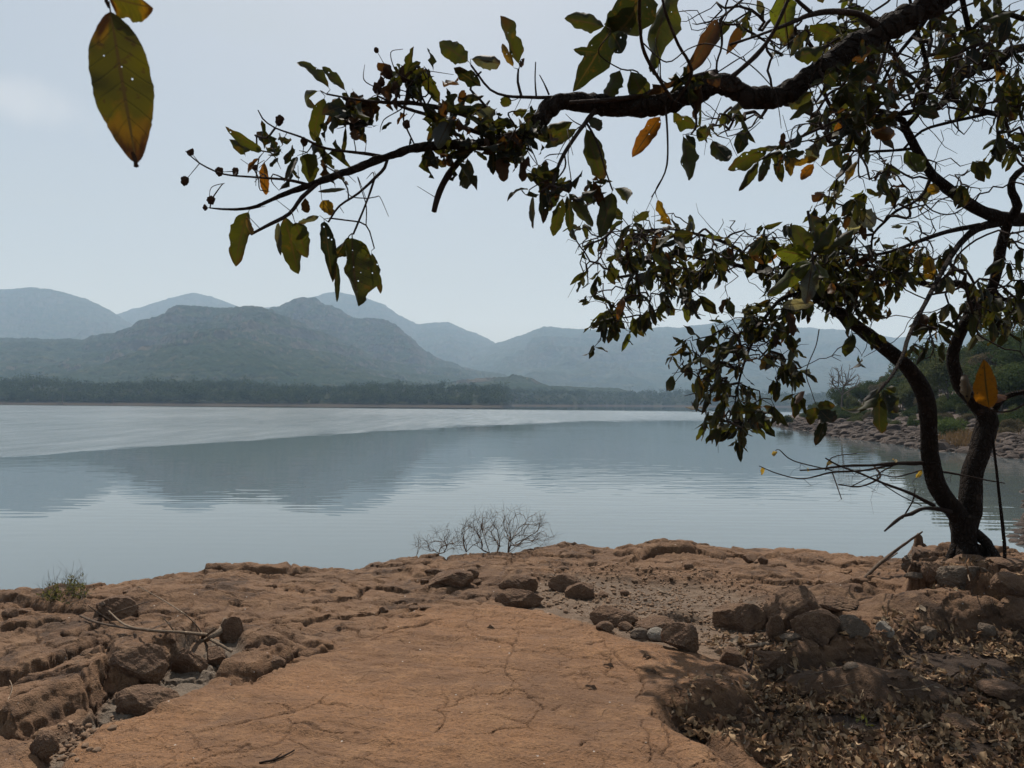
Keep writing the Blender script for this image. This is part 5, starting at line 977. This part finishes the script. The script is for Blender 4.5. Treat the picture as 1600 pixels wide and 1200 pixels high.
sticks('driftwood', 'short dark upright stub with thin side twigs', [[(171, 968, 0, 2.2), (166, 952, .02, 2.4), (162, 945, .09, 2.6), (160, 944, .17, 3)], [(168, 962, .03, 1), (200, 950, .10, .9), (232, 940, .14, .7)], [(172, 970, .03, 1.2), (150, 955, .08, 1), (138, 946, .12, .7)]], 'dry', 8)
sticks('driftwood', 'long thin grey root lying across the shelf beside the cleft', [[(125, 962, .03, 1.4), (150, 972, .04, 1.6), (190, 980, .05, 1.8), (240, 986, .05, 1.8), (300, 992, .05, 1.8)]], 'dry', 9)
sticks('stick', 'long straight stick leaning out towards the water', [[(1350, 904, .0, 2.6), (1375, 880, .12, 2.8), (1400, 860, .22, 2.4), (1425, 842, .32, 1.8), (1441, 831, .38, 1.2)], [(1352, 903, .0, 2), (1372, 884, .08, 1.6), (1402, 864, .12, 1)]], 'dry', 3, 'stick', .08)
sticks('stick', 'pale broken stick in the leaves between boulders', [[(1168, 1010, .03, 3), (1185, 1008, .04, 3.2), (1200, 1006, .04, 3)]], 'drypale', 4, 'stick')
sticks('stick', 'pale curved twig on the gravel bed', [[(1027, 921, .01, 1.4), (1036, 926, .02, 1.6), (1048, 929, .01, 1.2)]], 'drypale', 6, 'stick')
sticks('stick', 'small dark twig lying near the foot of the slab', [[(405, 1192, .005, 1.6), (425, 1188, .008, 1.8), (440, 1183, .008, 1.6), (460, 1172, .01, 1)], [(425, 1188, .008, 1), (440, 1178, .01, .8)]], 'twig', 7, 'stick')
sticks('stick', 'thin bent straw on the rocks at the picture edge', [[(-8, 1050, .01, .7), (12, 1060, .03, .7), (19, 1075, .03, .7), (12, 1095, .01, .6)]], 'drypale', 8, 'stick')
sticks('stick', 'pale hooked twig on the face of the tree ledge', [[(1520, 880, .02, .9), (1513, 895, .04, .9), (1515, 908, .02, .8)]], 'drypale', 9, 'stick')
sticks('stick', 'upright forked dark twig beside the litter', [[(1170, 1050, .0, 1.6), (1175, 1035, .05, 1.4), (1178, 1018, .09, 1)], [(1170, 1050, 0, 1.2), (1164, 1030, .05, 1)]], 'twig', 10, 'stick')
# fallen twigs across the litter
for k in range(10):
    a, c = rg.uniform(1230, 1580), rg.uniform(1030, 1180); an = rg.uniform(0, 3.14); l = rg.uniform(14, 40)
    sticks('twig', 'thin fallen twig lying in the leaf litter', [[(a - l * math.cos(an), c - l * .4 * math.sin(an), .04, .8), (a, c + 2, .06, .9), (a + l * math.cos(an), c + l * .4 * math.sin(an), .04, .6)]], 'dry', 60 + k, 'twig')['group'] = 'fallen twigs in the leaf litter'

# ------------------------------------------------------------------ right hand bank
FARB = [(60, 40), (31.6, 44.5), (31, 51.5), (31.5, 60), (34, 79), (38, 98), (42, 119), (47, 128), (57, 160), (82, 220), (120, 300), (600, 330), (600, 40)]
NEARB = [(10.5, 9), (11.6, 14), (12.5, 17.2), (14.2, 20), (16.9, 23.9), (20.2, 28.4), (24.6, 32.0), (31, 35), (60, 41), (600, 41), (600, 5), (12, 5)]
def bank_h(x, y):
    a = poly_sd(x, y, FARB); b = poly_sd(x, y, NEARB); a = a + 1.1 * fbm(x / 5, y / 5, 200, 4); b = b + .5 * fbm(x / 2.5, y / 2.5, 201, 4)
    za = np.where(a > 0, np.minimum(a * .2, 2.0) + np.maximum(a - 9, 0) * .25, a * .3); za = np.minimum(za, 15 + 2 * fbm(x / 40, y / 40, 203, 3))
    zb = np.where(b > 0, np.minimum(b * .32, 1.7) + np.maximum(b - 7, 0) * .08, b * .3); zb = np.minimum(zb, 3)
    z = np.maximum(za, zb); return np.maximum(z, -1.5) + np.where(z > 0, .10 * fbm(x / 1.3, y / 1.3, 204, 4), 0), a, b
pu = np.linspace(1170, 2300, 560); yd = np.geomspace(12, 340, 420); Yb, PU = np.meshgrid(yd, pu, indexing='ij'); Xb = (PU - 800) / FPX * Yb; Zb, _, _ = bank_h(Xb.ravel(), Yb.ravel())
tag(add('bank_ground', mesh('bank_ground', np.stack([Xb.ravel(), Yb.ravel(), Zb], -1), grid_faces(len(yd), len(pu))), M['bankrock']), 'stony earth of the wooded bank across the inlet', 'ground', kind='structure')
r_ = np.random.default_rng(31); mb = MB(); V2, F2 = ICO[1]
shapes = [rock_verts(2, 700 + k, 8, .05)[0] for k in range(10)]; F2_ = ICO[2][1]
q = 0
pxr = r_.uniform(1195, 1720, 40000); dr = np.exp(r_.uniform(math.log(16), math.log(135), 40000)); xr = (pxr - 800) / FPX * dr; zr, a_, b_ = bank_h(xr, dr)
okk = ((a_ > -.8) & (a_ < 8.5) & (dr > 40)) | ((b_ > -.6) & (b_ < 9) & (dr < 42)); xr, dr, zr = xr[okk][:8200], dr[okk][:8200], zr[okk][:8200]
for x_, y_, z_ in zip(xr, dr, zr):
    s_ = (r_.uniform(.12, .30) if r_.uniform() < .85 else r_.uniform(.3, .6)) * (.55 if y_ < 34 else 1.0) * (1 + y_ / 160); V_ = shapes[r_.integers(10)] if s_ * 1160 / y_ > 4 else None
    if V_ is None: V_, F_ = V2 * .5, F2
    else: F_ = F2_
    a = r_.uniform(0, 6.28); c, s2 = math.cos(a), math.sin(a); mb.add(V_ @ np.array([[c, s2, 0], [-s2, c, 0], [0, 0, 1]]) * s_ * np.array([1.3, 1, .75]) + [x_, y_, z_ + s_ * .15], F_)
print('rubble', len(xr)); tag(mb.build('bank_rubble', M['bankrock']), 'broken brown stones covering the waterside of the bank', 'rubble', kind='stuff')
bp = [mesh('bank_boulder', *rock_verts(3, 800 + k, 9, .06)) for k in range(8)]
for p_ in bp: p_.materials.append(M['bankrock'])
n_ = 0
while n_ < 70:
    px_ = r_.uniform(1220, 1640); d_ = math.exp(r_.uniform(math.log(17), math.log(115))); x_ = (px_ - 800) / FPX * d_; z_, a_, b_ = bank_h(np.array([x_]), np.array([d_]))
    if not ((-.5 < a_[0] < 9 and d_ > 40) or (-.3 < b_[0] < 7 and d_ < 40)): continue
    s_ = r_.uniform(.6, 1.25) * (.5 if d_ < 34 else 1); o = add('bank_boulder', bp[n_ % 8], None, loc=(x_, d_, z_[0] + s_ * .15)); o.scale = (s_ * 1.35, s_, s_ * .8); o.rotation_euler = (0, 0, r_.uniform(0, 6.28))
    nb = d_ < 38; wh = 'near the tip of the wooded point' if px_ < 1330 else 'left of the leaning stem' if px_ < 1440 else 'between the two tree stems' if px_ < 1540 else 'right of the forked tree'
    tag(o, ('larger ' if s_ > (.45 if d_ < 34 else .9) else 'smaller ') + ('brown boulder among rubble of the near right point, ' + ('its far half' if d_ > 25 else 'its near half') if nb else 'brown boulder on the wooded bank shore ' + wh), 'boulder', 'boulders of the near right point' if nb else 'boulders along the wooded bank'); n_ += 1
# trees of the bank
def tree_proto(seed, h, wd, mat, nq=2600, qs=.30):
    r = np.random.default_rng(seed); C = crown_points(nq, wd / 2, h * .46, h * .55, r, 13, .72); V_, F_ = clump_quads(C, r.uniform(qs * .6, qs * 1.3, nq), r); cme = mesh('crown', V_, F_, None, False); cme.materials.append(M[mat])
    b = MB(); tube(b, [(0, 0, -.5), (.1, .05, h * .25), (-.05, .1, h * .5)], [h * .022, h * .016, h * .01], 7, .3, .15, seed)
    for k in range(6):
        a = r.uniform(0, 6.28); z0 = h * r.uniform(.15, .4); tube(b, [(0, 0, z0), (math.cos(a) * wd * .15, math.sin(a) * wd * .15, z0 + h * .15), (math.cos(a) * wd * .32, math.sin(a) * wd * .32, z0 + h * .32)], [h * .01, h * .007, h * .003], 5)
    tme = b.mesh('trunk'); tme.materials.append(M['greytwig']); return cme, tme
KP = [tree_proto(1, 6, 5.5, 'fol1'), tree_proto(2, 5.2, 5.5, 'fol1'), tree_proto(3, 6.5, 5, 'fol2'), tree_proto(4, 4.5, 5, 'fol2'), tree_proto(5, 5, 4.5, 'fol4'), tree_proto(6, 5.5, 6, 'fol1')]
KL = ['dark green rounded tree', 'dark green low spreading tree', 'olive green tall tree', 'olive green low tree', 'brownish thin leaved tree', 'broad dark green tree']
def put_tree(k, x_, y_, s_, lab=None, grp='trees on the wooded right bank', dz=0):
    z_ = float(bank_h(np.array([x_]), np.array([y_]))[0][0]); root = empty('bank_tree', (x_, y_, z_ + dz)); root.scale = (s_, s_, s_ * r_.uniform(.85, 1.1)); root.rotation_euler = (0, 0, r_.uniform(0, 6.28))
    bpx = 800 + FPX * x_ / y_; wh = 'above the tip of the point' if bpx < 1320 else 'left of the leaning stem' if bpx < 1430 else 'between the two tree stems' if bpx < 1540 else 'right of the forked tree'
    lv = 'low on' if y_ < 75 else 'halfway up' if y_ < 120 else 'high on'
    tag(root, f'{lab} {wh}' if lab and grp.startswith('scrub') else lab or f'{KL[k]} {lv} the bank slope {wh}', 'tree', grp); add('crown', KP[k][0], None, root); add('trunk', KP[k][1], None, root); return root
n_ = 0; placed = []
while n_ < 150:
    px_ = r_.uniform(1225, 1780); d_ = r_.uniform(50, 190); x_ = (px_ - 800) / FPX * d_; z_, a_, b_ = bank_h(np.array([x_]), np.array([d_]))
    if a_[0] < 6.5 or any(math.hypot(x_ - u, d_ - v_) < 2.4 for u, v_ in placed): continue
    placed.append((x_, d_)); s_ = r_.uniform(.62, 1.15) * (.5 if a_[0] < 11 else .95 if a_[0] < 20 else 1.35); put_tree(int(r_.choice(6, p=[.24, .2, .16, .14, .1, .16])), x_, d_, s_); n_ += 1
n_ = 0
while n_ < 140:
    px_ = r_.uniform(1225, 1760); d_ = r_.uniform(46, 150); x_ = (px_ - 800) / FPX * d_; z_, a_, b_ = bank_h(np.array([x_]), np.array([d_]))
    if not 4.6 < a_[0] < 16: continue
    k_ = int(r_.choice(6, p=[.2, .25, .1, .2, .1, .15])); put_tree(k_, x_, d_, r_.uniform(.26, .46), 'low scrubby bush along the bank foot', 'scrub along the foot of the wooded bank', -.5); n_ += 1
put_tree(1, 39.5, 108, .5, 'lone dark shrub at the tip of the wooded point', 'x'); 
g_ = put_tree(0, 35.5, 60, .55, 'fresh light green bush just above the rubble', 'x', -.8)
for c_ in g_.children:
    if c_.name.startswith('crown'): me2 = c_.data.copy(); me2.materials.clear(); me2.materials.append(M['fol3']); c_.data = me2
for o in sc.objects:
    if o.get('group') == 'x': del o['group']
# bare tree over the point
x_, y_ = (1315 - 800) / FPX * 110, 110.; z_ = float(bank_h(np.array([x_]), np.array([y_]))[0][0]); p = np.array([x_, y_, z_]); root = empty('bare_tree', p); tag(root, 'leafless pale tree standing above the wooded point', 'tree')
A = []; rr_ = np.random.default_rng(8)
for (cx, cy, rx, ry, n_) in ((1318, 585, 24, 18, 120), (1305, 600, 14, 12, 30), (1335, 595, 12, 12, 30)):
    a = rr_.uniform(0, 6.28, n_); q = np.sqrt(rr_.uniform(0, 1, n_)); A.append(Pn(cx + np.cos(a) * q * rx, cy + np.sin(a) * q * ry, 110 + rr_.normal(size=n_) * 1.2))
st_ = np.array([p, p + [0, 0, 1.5], p + [.1, 0, 3.0]]); b = MB(); tube(b, st_, [.16, .13, .10], 7, .3, .1, 1); b.build('trunk', M['greytwig'], root, p)
k_ = A and np.concatenate(A); b = MB(); scl = 30.0
ch, tp = grow((st_ - p) / scl, (k_ - p) / scl, .6, 4, .12, .0011, .4, .004)
for c, rr in ch: tube(b, c * scl, rr * scl * .9, 4, None, 0, 0, False)
b.build('crown', M['greytwig'], root)
# waterside dry grass on the bank
B_ = []; D_ = []
for _ in range(1500):
    px_ = r_.normal(1500, 26); d_ = r_.uniform(50, 58); B_.append([(px_ - 800) / FPX * d_, d_, 0]); D_.append([r_.normal() * .35, r_.normal() * .35, 1])
B_ = np.array(B_); B_[:, 2] = bank_h(B_[:, 0], B_[:, 1])[0]; kk = B_[:, 2] > .15; B_ = B_[kk]; D_ = np.array(D_)[kk]
V_, F_, A_ = leaf_batch(B_, D_, r_.normal(size=(len(B_), 3)), r_.uniform(.4, 1.1, len(B_)), .05, 4, 2, .5, .1, 0, (.2, .15, .08), 4); tag(add('dry_grass', mesh('dry_grass', V_, F_), M['drygrass']), 'patch of dry tan grass above the rubble', 'grass', kind='stuff')

# ------------------------------------------------------------------ haze
m = bpy.data.materials.new('haze_air'); m.use_nodes = True; t = m.node_tree; t.nodes.clear(); o_ = t.nodes.new('ShaderNodeOutputMaterial'); pv = t.nodes.new('ShaderNodeVolumePrincipled')
pv.inputs['Color'].default_value = (.50, .71, .97, 1); pv.inputs['Absorption Color'].default_value = (.58, .56, .55, 1); pv.inputs['Density'].default_value = .00018; pv.inputs['Anisotropy'].default_value = .1
t.links.new(pv.outputs[0], o_.inputs['Volume'])
x0, x1, y0, y1, z0, z1 = -8800, 8800, -350, 9300, -3.5, 1050
V = np.array([[x, y, z] for z in (z0, z1) for y in (y0, y1) for x in (x0, x1)], float)
o = add('haze', mesh('haze', V, [[0, 1, 3, 2], [4, 6, 7, 5], [0, 4, 5, 1], [2, 3, 7, 6], [0, 2, 6, 4], [1, 5, 7, 3]], smooth=False), m)
fix = o.data; import bmesh as _b; bm = _b.new(); bm.from_mesh(fix); _b.ops.recalc_face_normals(bm, faces=bm.faces); bm.to_mesh(fix); bm.free()
tag(o, 'pale blue haze over the lake and hills', 'haze', kind='stuff')
bpy.context.view_layer.update()
